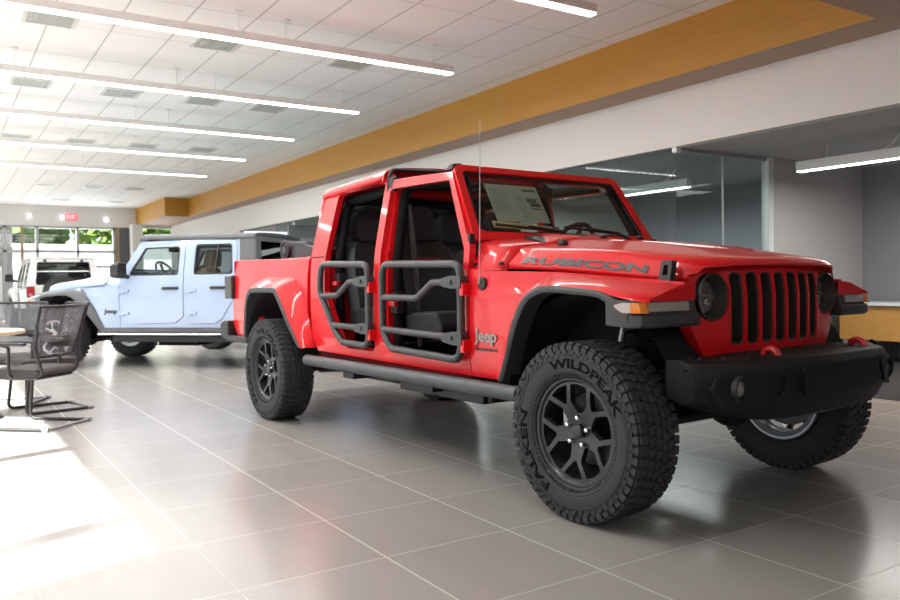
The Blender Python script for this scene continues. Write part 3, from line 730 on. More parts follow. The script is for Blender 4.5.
def make_rail(root, m_, x0, x1):
    for sg in (-1, 1):
        mb = MB(); secs = []
        for x in (x0, x1):
            secs.append([(x, sg * (.868 + .038 * math.cos(t)), .534 + .040 * math.sin(t)) for t in [2 * PI * k / 14 for k in range(14)]])
        mb.loft(secs)
        for x in (x0 + .35, (x0 + x1) / 2, x1 - .3): mb.bx(x - .03, x + .03, sg * .50, sg * .86, .50, .54)
        mb.build('rock_rail', m_, root, smooth=50, bevel=.006)

def text_side(s, x0, x1, z0, z1, y):
    return lambda u, v, w: (x0 + (x1 - x0) * u, y - w, z0 + (z1 - z0) * v)

# door opening outlines on the cab side
F_OPEN = fillet([(-.972, .70), (-1.03, .640), (-1.76, .655), (-1.885, .74), (-1.885, 1.705), (-1.232, 1.69), (-.985, 1.28)], [.05, .05, .06, .06, .03, .02, .05], 5)
R_OPEN = fillet([(-1.962, .645), (-2.33, .645), (-2.43, .70), (-2.66, 1.04), (-2.665, 1.30), (-2.615, 1.735), (-1.962, 1.755)], [.04, .05, .06, .08, .05, .05, .03], 5)
BED_ARCH = [(-2.96, .62), (-3.05, .80), (-3.16, .97), (-3.26, 1.04), (-3.72, 1.04), (-3.84, .96), (-3.95, .62)]

def make_cab(root, P):
    mb = MB()
    out = fillet([(-.932, .575), (-2.80, .600), (-2.875, .70), (-2.893, 1.29), (-2.83, 1.775), (-1.94, 1.815), (-1.90, 1.752), (-1.215, 1.735), (-.935, 1.29)], [0, .02, .08, 0, .03, 0, 0, 0, 0])
    for sg in (-1, 1):
        mb.plate(out, [F_OPEN, R_OPEN], side(sg), .045, cv=CV)
        mb.bx(-1.965, -1.86, sg * .755, sg * .66, .62, 1.30)
        mb.loft([[(-1.965, sg * .745, 1.30), (-1.86, sg * .745, 1.30), (-1.86, sg * .66, 1.30), (-1.965, sg * .66, 1.30)], [(-1.955, sg * .66, 1.74), (-1.87, sg * .66, 1.74), (-1.87, sg * .60, 1.74), (-1.955, sg * .60, 1.74)]])
        mb.bx(-2.80, -.95, sg * .77, sg * .66, .56, .645)
        mb.bx(-2.86, -2.68, sg * .75, sg * .55, .62, 1.25)
    mb.plate([(-.78, .62), (.78, .62), (.77, 1.29), (-.77, 1.29)], [], lambda u, v, w: (-2.90 + w, u, v), .03)
    o = mb.build('cab', P['paint'], root, smooth=32, bevel=.007)
    for sg in (-1, 1):
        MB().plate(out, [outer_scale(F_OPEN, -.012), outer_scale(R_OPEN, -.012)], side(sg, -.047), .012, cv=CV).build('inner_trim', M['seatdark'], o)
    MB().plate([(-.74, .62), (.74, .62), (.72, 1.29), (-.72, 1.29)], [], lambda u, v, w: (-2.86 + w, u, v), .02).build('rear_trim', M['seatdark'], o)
    # shut line between tub and hard top
    for sg in (-1, 1):
        MB().add([(-2.905, sg * .793, 1.286), (-2.68, sg * .793, 1.286), (-2.68, sg * .793, 1.294), (-2.905, sg * .793, 1.294)], [(0, 1, 2, 3)]).build('shut_line', M['dark'], o)
    return o

def make_roof(root, m_, x0, x1, z0, z1, dark=False, zb=1.29, back=True):
    mb = MB()
    prof = [(-.712, -.065), (-.715, -.03), (-.70, -.012), (-.66, .012), (-.55, .026), (-.3, .038), (0, .043), (.3, .038), (.55, .026), (.66, .012), (.70, -.012), (.715, -.03), (.712, -.065)]
    rows = []
    n = 6
    for i in range(n + 1):
        x = x0 + (x1 - x0) * i / n; z = z0 + (z1 - z0) * i / n
        rows.append([(x, y, z + h) for y, h in prof])
    rows.insert(0, [(x0 - .012, y * .995, z0 + min(h, -.01) - .02) for y, h in prof])
    mb.loft(rows, closed_sec=False)
    # front edge closed downwards
    e = rows[-1]; mb.add([*e, *[(p[0] - .02, p[1], p[2] - .035) for p in e]], [(i, i + 1, i + len(e) + 1, i + len(e)) for i in range(len(e) - 1)])
    # back panel with window
    hole = fillet([(-.64, zb + .05), (.64, zb + .05), (.58, z0 - .085), (-.58, z0 - .085)], .05)
    bk = lambda u, v, w: (x0 - .075 + (v - zb) / (z0 - zb) * .063 + w, u, v)
    if back: mb.plate([(-.785, zb), (.785, zb), (.70, z0 - .025), (-.70, z0 - .025)], [hole], bk, .03)
    o = mb.build('hardtop', m_, root, smooth=45)
    s = o.modifiers.new('solid', 'SOLIDIFY'); s.thickness = .006; s.offset = -1
    if back: MB().plate(hole, [], lambda u, v, w: bk(u, v, w + .012), .005).build('rear_window', M['darkglass'] if dark else M['tint'], o)
    return o

def make_bed(root, P):
    mb = MB()
    out = fillet([(-2.935, .62), (-2.925, 1.288), (-4.47, 1.318), (-4.50, .72), (-4.42, .64), (-3.95, .62)] + BED_ARCH[::-1][1:-1], 0)
    out = [(-2.955, .64), (-2.945, 1.288), (-4.47, 1.318), (-4.50, .74), (-4.42, .64)] + [p for p in reversed(BED_ARCH)]
    for sg in (-1, 1):
        mb.plate(out, [], lambda u, v, w: (u, sg * (yb(min(v, 1.29)) - .006 * max(0, (v - 1.16) / .13) - w), v), .05, cv=CV)
        mb.bx(-4.47, -2.94, sg * .78, sg * .70, 1.275, 1.30)
        mb.loft([[(-4.47, sg * .80, .66), (-4.53, sg * .76, .66), (-4.53, sg * .60, .66)], [(-4.46, sg * .80, 1.31), (-4.52, sg * .76, 1.31), (-4.52, sg * .60, 1.31)]], closed_sec=False)
    mb.bx(-4.54, -4.50, -.68, .68, .66, 1.31); mb.bx(-4.5, -2.95, -.74, .74, .72, .76); mb.bx(-2.98, -2.94, -.76, .76, .64, 1.285)
    o = mb.build('cargo_bed', P['paint'], root, smooth=32, bevel=.007)
    # rear flares
    L = [(-4.01, .65), (-3.95, .82), (-3.88, .97), (-3.80, 1.045), (-3.69, 1.07), (-3.30, 1.07), (-3.22, 1.04), (-3.12, .93), (-3.0, .78), (-2.88, .62)]
    B = [(-4.12, .66), (-4.06, .84), (-3.99, 1.02), (-3.89, 1.115), (-3.74, 1.15), (-3.28, 1.15), (-3.13, 1.11), (-3.01, .985), (-2.92, .82), (-2.85, .62)]
    I = [(-3.965, .65), (-3.905, .81), (-3.84, .945), (-3.77, 1.008), (-3.68, 1.028), (-3.315, 1.028), (-3.25, 1.0), (-3.16, .90), (-3.045, .76), (-2.93, .62)]
    for sg in (-1, 1):
        k = [.90, .915, .93, .935, .935, .935, .935, .93, .92, .90]
        if P.get('flaretop') is None:
            MB().loft([[(b[0], sg * (yb(b[1]) - .002), b[1]), (b[0] * .7 + l[0] * .3, sg * (yb(b[1]) + .05), b[1] * .75 + l[1] * .25), (l[0] * .75 + b[0] * .25, sg * (q - .02), l[1] * .8 + b[1] * .2), (l[0], sg * q, l[1]), (l[0], sg * (q - .02), l[1] - .01)] for b, l, q in [((r[0], r[1]), (r[2], r[3]), r[4]) for r in resample([(*b, *l, q) for b, l, q in zip(B, L, k)], 4)]], closed_sec=False).build('fender_flare', P['paint'], o, smooth=60)
        mm = M['flare'] if P.get('flaretop') is None else P['flaretop']
        MB().loft([[(l[0], sg * (q - .02), l[1]), (l[0], sg * (q + .003), l[1] - .002), ((l[0] + i[0]) / 2, sg * (q + .008), (l[1] + i[1]) / 2), (i[0], sg * (q + .002), i[1]), (i[0], sg * .76, i[1]), (l[0], sg * .76, l[1])] for i, l, q in [((r[0], r[1]), (r[2], r[3]), r[4]) for r in resample([(*i, *l, q) for i, l, q in zip(I, L, k)], 4)]]).build('flare_lip', mm, o, smooth=40, bevel=.004)
        ln = MB(); secs = []
        for a in range(0, 181, 15):
            t = R(a); secs.append([(-3.487 + .50 * math.cos(t), sg * .88, .50 + .535 * math.sin(t)), (-3.487 + .52 * math.cos(t), sg * .40, .50 + .535 * math.sin(t))])
        ln.loft(secs, closed_sec=False); ln.bx(-4.0, -2.95, sg * .39, sg * .41, .5, 1.04); ln.build('wheel_liner', M['dark'], o)
        t = MB().loft([[(-4.43, sg * .79, z), (-4.43, sg * .845, z), (-4.60, sg * .845, z), (-4.64, sg * .81, z), (-4.64, sg * .63, z), (-4.5, sg * .63, z)] for z in (.97, .985, 1.165, 1.18)]).build('taillight', M['smoke'], root, bevel=.012, bseg=3)
        MB().bx(-4.65, -4.63, sg * .66, sg * .80, 1.0, 1.15).build('taillight_lens', M['redlens'], t)
    return o

# ------------------------------------------------------------------ the hero pickup
def red_truck():
    root = empty('pickup_truck', (0, 0, -.011), .0487, 'bright red four-door pickup truck with grey tubular half doors and its roof panels off', 'truck')
    P = {'paint': M['red'], 'hero': True}
    make_cab(root, P)
    # rear hard top over the back seats
    rf = make_roof(root, M['red'], -2.835, -1.95, 1.795, 1.836)
    # side rails of the open front, header seals
    for sg in (-1, 1):
        MB().loft([[(-1.90, sg * .705, 1.715), (-1.90, sg * .70, 1.765), (-1.90, sg * .63, 1.77), (-1.90, sg * .63, 1.72)], [(-1.215, sg * .70, 1.70), (-1.215, sg * .69, 1.74), (-1.215, sg * .63, 1.75), (-1.215, sg * .63, 1.71)]]).build('roof_rail', M['red'], root, bevel=.006)
        MB().tube(fillet([(-1.925, sg * .70, 1.69), (-1.915, sg * .695, 1.80), (-1.94, sg * .66, 1.84), (-1.94, 0, 1.862)], [0, .03, .05, 0], 4, False), .013, 8).build('roof_seal', M['black'], root)
        MB().box((-1.89, sg * .685, 1.735), (.075, .04, .10)).build('roof_latch_cover', M['black'], root, bevel=.015)
        MB().loft([[(-1.235, sg * .685, 1.755), (-1.31, sg * .685, 1.752), (-1.31, sg * .60, 1.755), (-1.235, sg * .60, 1.76)], [(-1.235, sg * .672, 1.79), (-1.285, sg * .672, 1.788), (-1.285, sg * .61, 1.79), (-1.235, sg * .61, 1.795)]]).build('header_latch', M['black'], root, bevel=.008)
        for x, z in ((-2.69, 1.12), (-1.90, .93)): pass
    make_bed(root, P)
    make_cowl(root, P); hd = make_hood(root, P)
    # hood lettering on the near and far side faces
    for sg in (-1, 1):
        def fn(u, v, w, sg=sg):
            x = -.575 + .785 * u if sg < 0 else .21 - .785 * u
            ys, zs, yh, zh, zc = hood_sec(x); a = (ys - .004, zs + .03); b = (yh + .016, zh - .026)
            t = -.05 + .62 * v
            y = a[0] + (b[0] - a[0]) * t; z = a[1] + (b[1] - a[1]) * t
            xo = x + (.032 * (1 - (y / .62) ** 2) - .085 * max(0, (abs(y) - .36) / .23) ** 2) * max(0, min(1, (x + .3) / .7)) ** 2
            return (xo, sg * (y + .0032 + w * .8), z + .001 + w * .6)
        text_mb('RUBICON', fn, .045, .0016, 6).build('hood_lettering', M['decal'], hd, smooth=0)
        l = MB(); xx, yy, zz = .285, sg * .624, 1.115
        l.plate(fillet([(-.035, -.05), (.035, -.05), (.028, .06), (-.028, .06)], .014), [fillet([(-.014, -.005), (.014, -.005), (.011, .04), (-.011, .04)], .006)], lambda u, v, w: (xx + u, yy + sg * (.035 - w - .25 * (v)), zz + v), .035)
        l.bx(xx - .05, xx + .045, yy - sg * .0, yy + sg * .05, zz - .065, zz - .045)
        l.build('hood_latch', M['black'], hd, bevel=.005)
        MB().ball((-.54, -.47, 1.288) if sg < 0 else (-.20, .56, 1.25), (.035, .026, .026)).build('hood_bump_stop', M['black'], hd)
        MB().ball((-.55, sg * .15, 1.335), (.03, .02, .012)).build('washer_nozzle', M['black'], hd)
    ws = make_windshield(root, P, True)
    # price sheet behind the glass (letter-size paper with print), pale strip, small tag
    def wp(u, v, w): return wplane(u, v, .030 + w)
    sh = MB().plate([(-.50, .135), (-.085, .135), (-.075, .415), (-.485, .415)], [], wp, .001).build('window_sticker', M['paper'], ws)
    def pr(u0, u1, v0, v1): return [(u0, v0), (u1, v0), (u1, v1), (u0, v1)]
    def wq(u, v, w): return wplane(u, v, .0285 + w)
    ink = MB(); lite = MB()
    for i in range(13): lite.plate(pr(-.47, -.47 + random.uniform(.10, .17), .375 - i * .014, .379 - i * .014), [], wq, .0008)
    for i in range(13): lite.plate(pr(-.285, -.285 + random.uniform(.04, .07), .33 - i * .014, .334 - i * .014), [], wq, .0008)
    for v0, v1, u0, u1 in ((.372, .388, -.20, -.10), (.315, .322, -.20, -.10), (.255, .285, -.185, -.10), (.235, .243, -.19, -.10), (.29, .312, -.20, -.12)): ink.plate(pr(u0, u1, v0, v1), [], wq, .0008)
    ink.build('sticker_print', M['ink'], sh); lite.build('sticker_fine_print', M['inklight'], sh)
    MB().plate([(-.545, .092), (-.06, .072), (-.06, .108), (-.545, .138)], [], wp, .003).build('pale_strip', M['yellow'], ws)
    MB().plate([(-.10, .064), (-.035, .06), (-.035, .108), (-.09, .11)], [], lambda u, v, w: wplane(u, v, .028 + w), .003).build('strip_end', M['ink'], ws)
    MB().plate([(.515, .42), (.57, .415), (.57, .455), (.515, .46)], [], wp, .001).build('white_tag', M['tag'], ws)
    # wipers
    for y0, y1 in ((-.05, -.56), (.45, -.02)):
        w = MB(); w.tube([wplane(y0 + .03, -.02, -.03), wplane(y0 - .05, .03, -.03), wplane(y1 * .55 + y0 * .45, .065, -.02)], .009, 8)
        w.tube([wplane(y0 - .01, .045, -.008), wplane(y1, .085, -.004)], .008, 6); w.ball(wplane(y0 + .03, -.025, -.02), .022)
        w.build('wiper', M['black'], root)
    for sg in (-1, 1):
        f = make_fender(root, P, sg)
        if sg > 0: f.location.y = -.04
        text_mb('Jeep', text_side('Jeep', -.875, -.685, .752, .838, -(yb(.80) + .0)) if sg < 0 else (lambda u, v, w: (-.69 - .205 * u, yb(.80) + w, .752 + .09 * v)), .02, .008).build('side_badge', M['badge'], f, smooth=0)
        text_mb('GLADIATOR', text_side('', -.875, -.685, .722, .738, -(yb(.73) + .001)) if sg < 0 else (lambda u, v, w: (-.69 - .205 * u, yb(.73) + w, .722 + .016 * v)), .02, .004).build('model_badge', M['decal'], f, smooth=0)
    a = MB(); a.lathe([(0, -.014), (.022, -.013), (.034, -.006), (.036, .005)], 20, 'Y', (-.825, 0, 0))
    a.xf(Matrix.Translation((.015, -yb(1.08), 1.082)))
    an = a.build('antenna_base', M['black'], root)
    MB().tube([(-.81, -.825, 1.082), (-.795, -.832, 1.12), (-.785, -.825, 1.94)], [.006, .003, .0018], 6).build('antenna', M['steel'], an)
    make_grille(root, P); make_bumper(root, P)
    make_interior(root, P, True); make_chassis(root, 3.487, -4.4, True); make_rail(root, M['rail'], -2.845, -.44)
    for x in (-.018, -3.487):
        for sg in (-1, 1): make_wheel(root, x, sg * .80, sg, M['rim'], True, inner_rim=mat('bright_rim_lip', (.35, .36, .42), .35, .8) if (x > -1 and sg > 0) else None)
    # tube doors
    YD = .84; r = .0225
    for sg in (-1, 1):
        def T(pts): return [(x, sg * YD, z) for x, z in pts]
        d = MB(); loop = fillet([(-1.792, 1.213), (-.957, 1.190), (-.957, .662), (-1.70, .685), (-1.792, .80)], [.085, .075, .085, .09, .09], 6)
        d.tube(T(loop), r, 12, closed=True)
        d.tube(T(fillet([(-1.79, 1.003), (-1.39, 1.000), (-1.225, 1.092), (-.957, 1.092)], [0, .06, .06, 0], 4, False)), r * .93, 12)
        d.tube(T([(-1.775, .802), (-.957, .782)]), r * .93, 12)
        fd = d.build('tube_door', M['tube'], root, smooth=60)
        d = MB(); loop = fillet([(-2.64, 1.236), (-1.968, 1.216), (-1.968, .682), (-2.33, .690), (-2.44, .76), (-2.668, 1.04)], [.085, .075, .075, .06, .08, .10], 6)
        d.tube(T(loop), r, 12, closed=True)
        d.tube(T(fillet([(-2.65, 1.008), (-2.395, 1.012), (-2.215, 1.105), (-1.968, 1.105)], [0, .06, .06, 0], 4, False)), r * .93, 12)
        d.tube(T([(-2.48, .803), (-1.968, .797)]), r * .93, 12)
        rd = d.build('tube_door', M['tube'], root, smooth=60)
        for dr, xh, zs in ((fd, -.957, (1.092, .782)), (rd, -1.968, (1.105, .797))):
            for z in zs:
                h = MB()
                h.plate(fillet([(xh - .155, z - .022), (xh - .06, z - .036), (xh + .03, z - .036), (xh + .03, z + .036), (xh - .06, z + .036), (xh - .155, z + .022)], .015), [], lambda u, v, w: (u, sg * (YD + .026 - w), v), .045)
                h.bx(xh - .10, xh - .05, sg * (YD + .034), sg * (YD + .02), z - .012, z + .012)
                h.build('door_hinge', M['tube'], dr, bevel=.005)
                MB().bx(xh + .012, xh + .045, sg * .79, sg * (YD + .02), z - .075, z - .005).build('hinge_bracket', M['red'], dr, bevel=.005)
        for x, z in ((-2.58, 1.10), (-1.80, .965)):
            s_ = MB().bx(x - .06, x + .02, sg * .68, sg * .74, z - .07, z + .07).build('door_striker', M['black'], root, bevel=.01)
            MB().bx(x - .045, x + .03, sg * .735, sg * .765, z - .022, z + .012).build('striker_tab', M['hookred'], s_, bevel=.006)
        MB().tube([(-1.83, sg * .60, 1.60), (-1.80, sg * .58, 1.2), (-1.72, sg * .60, .68)], .018, 6).build('seat_belt', M['black'], root)
        MB().box((-.955, sg * .765, 1.28), (.03, .04, .16)).build('pillar_cover', M['black'], root, bevel=.01)
        # rear bumper, corner
    rb = MB(); rb.loft([[(-4.60, y, .60), (-4.76 + .05 * (abs(y) / .8) ** 4, y, .62), (-4.76 + .05 * (abs(y) / .8) ** 4, y, .74), (-4.60, y, .77), (-4.5, y, .77), (-4.5, y, .60)] for y in (-.86, -.78, -.4, 0, .4, .78, .86)])
    for sg in (-1, 1): rb.bx(-4.55, -4.05, sg * .80, sg * .86, .585, .64)
    rb.build('rear_bumper', M['black'], root, smooth=35, bevel=.012)
    # rolled soft tonneau at the front of the bed
    t = MB(); RX_ = -3.55
    t.loft([[(RX_ + .075 * math.cos(2 * PI * k / 24), y, 1.375 + .075 * math.sin(2 * PI * k / 24)) for k in range(24)] for y in (-.70, .70)])
    for sg in (-1, 1): t.lathe([(.082, -.008 * sg), (.082, .008 * sg), (.066, .012 * sg), (.058, -.004 * sg), (.043, -.004 * sg), (.036, .012 * sg), (0, .01 * sg)], 24, 'Y', (RX_, sg * .71, 1.375))
    t.loft([[(RX_ + .04, y, 1.31), (RX_ + .05, y, 1.40), (-3.25, y, 1.405), (-2.98, y, 1.36), (-2.98, y, 1.30)] for y in (-.69, .69)])
    for y in (-.5, 0, .5): t.tube([(RX_ + .08 * math.cos(a), y, 1.375 + .08 * math.sin(a)) for a in [2 * PI * k / 20 for k in range(20)]], .012, 6, closed=True)
    t.build('rolled_bed_cover', M['seat'], root, smooth=45)
    return root

# ------------------------------------------------------------------ closed-door pickup (pale blue)
def make_doors(root, P, rear_open=None):
    F_D = outer_scale(F_OPEN, .006); RD = outer_scale(R_OPEN if rear_open is None else rear_open, .006)
    WF = fillet([(-1.06, 1.285), (-1.81, 1.285), (-1.81, 1.665), (-1.285, 1.655)], [.04, .04, .05, .05], 5)
    WR = fillet([(-2.03, 1.285), (-2.595, 1.285), (-2.555, 1.685), (-2.03, 1.685)], [.04, .04, .05, .05], 5)
    for sg in (-1, 1):
        for poly, win, isf in ((F_D, WF, 1), (RD, WR, 0)):
            d = MB().plate(poly, [win], side(sg, .010), .04, cv=CV).build('door', P['paint'], root, smooth=30, bevel=.006)
            MB().ring(win, outer_in(win, .93), side(sg, .004), .02).build('window_seal', M['black'], d)
            MB().plate(win, [], side(sg, -.012), .004, cv=(1.4, 1.6)).build('door_window', M['sideglass'], d)
            if not isf: MB().tube([(-2.33, sg * (yb(1.29) - .004), 1.285), (-2.36, sg * (yb(1.68) - .004), 1.685)], .014, 6).build('window_divider', M['black'], d)
            xh = -1.70 if isf else -2.40
            h = MB(); h.loft([[(xh + dx, sg * (yb(1.16) + .012 + o), z) for z in (1.095, 1.135)] + [(xh + dx, sg * (yb(1.12) + .03 + o), z) for z in (1.128, 1.102)] for dx, o in ((-.12, 0), (-.09, .012), (.09, .012), (.12, 0))])
            h.build('door_handle', M['black'], d, bevel=.004)
            hx = -.95 if isf else -1.95
            for z in (1.085, .79):
                MB().plate(fillet([(hx - .13, z - .02), (hx + .03, z - .034), (hx + .03, z + .034), (hx - .13, z + .02)], .012), [], side(sg, .028), .02).build('door_hinge', P['paint'], d, bevel=.004)
            if isf:
                mr = MB().loft([[(-1.12, sg * (y), z0), (-1.00, sg * (y), z0 + .01), (-1.00, sg * y, z1 - .02), (-1.12, sg * y, z1)] for y, z0, z1 in ((.90, 1.27, 1.44), (.94, 1.25, 1.46), (1.06, 1.25, 1.46), (1.09, 1.28, 1.43))])
                mr.tube([(-1.06, sg * .79, 1.27), (-1.06, sg * .92, 1.29)], .03, 8)
                mr.build('side_mirror', M['black'], d, bevel=.015)
def outer_scale(poly, d):
    cx = sum(p[0] for p in poly) / len(poly); cy = sum(p[1] for p in poly) / len(poly); out = []
    for p in poly:
        v = Vector((p[0] - cx, p[1] - cy)); v = v * (1 - d / v.length); out.append((cx + v.x, cy + v.y))
    return out

def blue_truck():
    root = empty('pickup_truck', (-9.77, -1.31, -.061), R(223.5), 'pale blue four-door pickup truck with dark grey hardtop and flares, parked behind the red truck', 'truck')
    P = {'paint': M['blue'], 'flaretop': M['greyflare'], 'seat': M['tan']}
    make_cab(root, P); make_doors(root, P)
    make_roof(root, M['hardtop'], -2.86, -1.20, 1.80, 1.82, dark=True)
    for sg in (-1, 1):
        MB().plate([(-2.70, 1.295), (-2.93, 1.295), (-2.86, 1.785), (-2.65, 1.785)], [], side(sg, .012), .02, cv=(1.4, 1.6)).build('hardtop_pillar', M['hardtop'], root)
    make_bed(root, P); make_cowl(root, P); make_hood(root, P); make_windshield(root, P)
    for sg in (-1, 1):
        f = make_fender(root, P, sg)
        text_mb('Jeep', (lambda u, v, w: (-.69 - .205 * u, yb(.80) + w, .77 + .08 * v)) if sg > 0 else (lambda u, v, w: (-.895 + .205 * u, -yb(.80) - w, .77 + .08 * v)), .02, .006).build('side_badge', M['black'], f, smooth=0)
    make_grille(root, P); make_bumper(root, P); make_interior(root, P); make_chassis(root, 3.487, -4.4)
    for sg in (-1, 1):
        MB().loft([[(x, sg * .80, .50), (x, sg * .845, .51), (x, sg * .85, .555), (x, sg * .80, .60)] for x in (-2.85, -.62)]).build('side_sill', M['rail'], root, bevel=.006)
        MB().bx(-2.85, -.62, sg * .845, sg * .862, .505, .525).build('sill_trim', M['chrome'], root, bevel=.004)
        MB().bx(-2.7, -.75, sg * .60, sg * .72, .40, .49).build('frame_bracket', M['black'], root, bevel=.01)
    for x in (0, -3.487):
        for sg in (-1, 1): make_wheel(root, x, sg * .80, sg, M['rimsilver']).location.z = .465
    rb = MB(); rb.loft([[(-4.60, y, .60), (-4.76, y, .62), (-4.76, y, .74), (-4.60, y, .77), (-4.5, y, .77), (-4.5, y, .60)] for y in (-.86, -.4, 0, .4, .86)]); rb.build('rear_bumper', M['black'], root, bevel=.012)
    return root

# ------------------------------------------------------------------ two-row wagon with spare wheel on the tailgate (white, teal)
def wagon(loc, rz, paint, label, flare, roofm):
    root = empty('suv', loc, rz, label, 'car')
    P = {'paint': paint, 'flaretop': flare, 'seat': M['seat']}
    wb = 2.95; xr = -3.52
    mb = MB()
    arch = [(-wb + .50, .60), (-wb + .42, .84), (-wb + .28, .98), (-wb - .25, .98), (-wb - .40, .84), (-wb - .47, .60)]
    out = [(-.932, .575), (-.935, 1.29), (-1.215, 1.745), (xr + .07, 1.775), (xr, 1.29), (xr - .02, .66)] + arch[::-1]
    ro = fillet([(-1.962, .645), (-2.36, .645), (-2.46, .78), (-2.66, 1.06), (-2.665, 1.30), (-2.615, 1.72), (-1.962, 1.735)], [.04, .05, .06, .08, .05, .05, .03], 5)
    qw = fillet([(-2.78, 1.30), (-3.42, 1.30), (-3.37, 1.69), (-2.76, 1.69)], .05, 4)
    for sg in (-1, 1):
        mb.plate(out, [F_OPEN, ro, qw], side(sg), .04, cv=CV)
    gw = fillet([(-.60, 1.17), (.60, 1.17), (.55, 1.70), (-.55, 1.70)], .05, 4)
    bk = lambda u, v, w: (xr - .02 + .09 * max(0, (v - 1.2)) / .58 + w, u, v)
    mb.plate([(-.80, .62), (.80, .62), (.80, 1.2), (.785, 1.3), (.69, 1.775), (-.69, 1.775), (-.785, 1.3), (-.80, 1.2)], [gw], bk, .04, cv=(1.2,))
    o = mb.build('body', paint, root, smooth=32, bevel=.008)
    for sg in (-1, 1): MB().plate(qw, [], side(sg, -.01), .004, cv=(1.4, 1.6)).build('quarter_window', M['tint'], o)
    MB().plate(outer_scale(gw, -.02), [], lambda u, v, w: bk(u, v, w - .006), .006).build('rear_window', M['tint'], o)
    for y in (-.40, .40): MB().box(bk(y, 1.74, -.02), (.03, .06, .05)).build('glass_hinge', M['black'], o, bevel=.006)
    rw = MB().tube([bk(-.02, 1.24, -.02), bk(-.35, 1.34, -.015)], .012, 6); rw.build('rear_wiper', M['black'], o)
    make_doors(root, P, ro)
    make_roof(root, roofm, xr + .07, -1.20, 1.80, 1.825, back=False)
    make_cowl(root, P); make_hood(root, P); make_windshield(root, P); make_grille(root, P); make_bumper(root, P)
    make_interior(root, P); make_chassis(root, wb, xr)
    for sg in (-1, 1):
        make_fender(root, P, sg)
        L = [(a, b + .06) for a, b in arch]
        MB().loft([[(a, sg * .80, b + .03), (a, sg * .93, b), (a, sg * .935, b - .05), (a, sg * .78, b - .05)] for a, b in L]).build('rear_flare', flare, o, smooth=40, bevel=.006)
        t = MB().bx(xr - .055, xr + .04, sg * .64, sg * .81, .87, 1.13).build('taillight', M['smoke'], root, bevel=.015)
        MB().bx(xr - .065, xr - .05, sg * .655, sg * .80, .885, 1.115).build('taillight_lens', M['redlens'], t, bevel=.006)
        MB().bx(xr - .07, xr - .062, sg * .69, sg * .77, .905, .96).build('reverse_lens', M['whitelens'], t)
    rb = MB(); rb.loft([[(xr - .02, y, .58), (xr - .16, y, .60), (xr - .16, y, .74), (xr - .02, y, .77)] for y in (-.84, -.4, 0, .4, .84)]); rb.build('rear_bumper', M['black'], root, bevel=.015)
    for x in (0, -wb):
        for sg in (-1, 1): make_wheel(root, x, sg * .79, sg, M['rimsilver'])
    sp = make_wheel(root, xr - .16, .06, -1, M['rimsilver'])
    sp.name = 'spare_wheel'; sp.location = (xr - .19, .08, .98); sp.rotation_euler = (0, 0, -PI / 2)
    return root

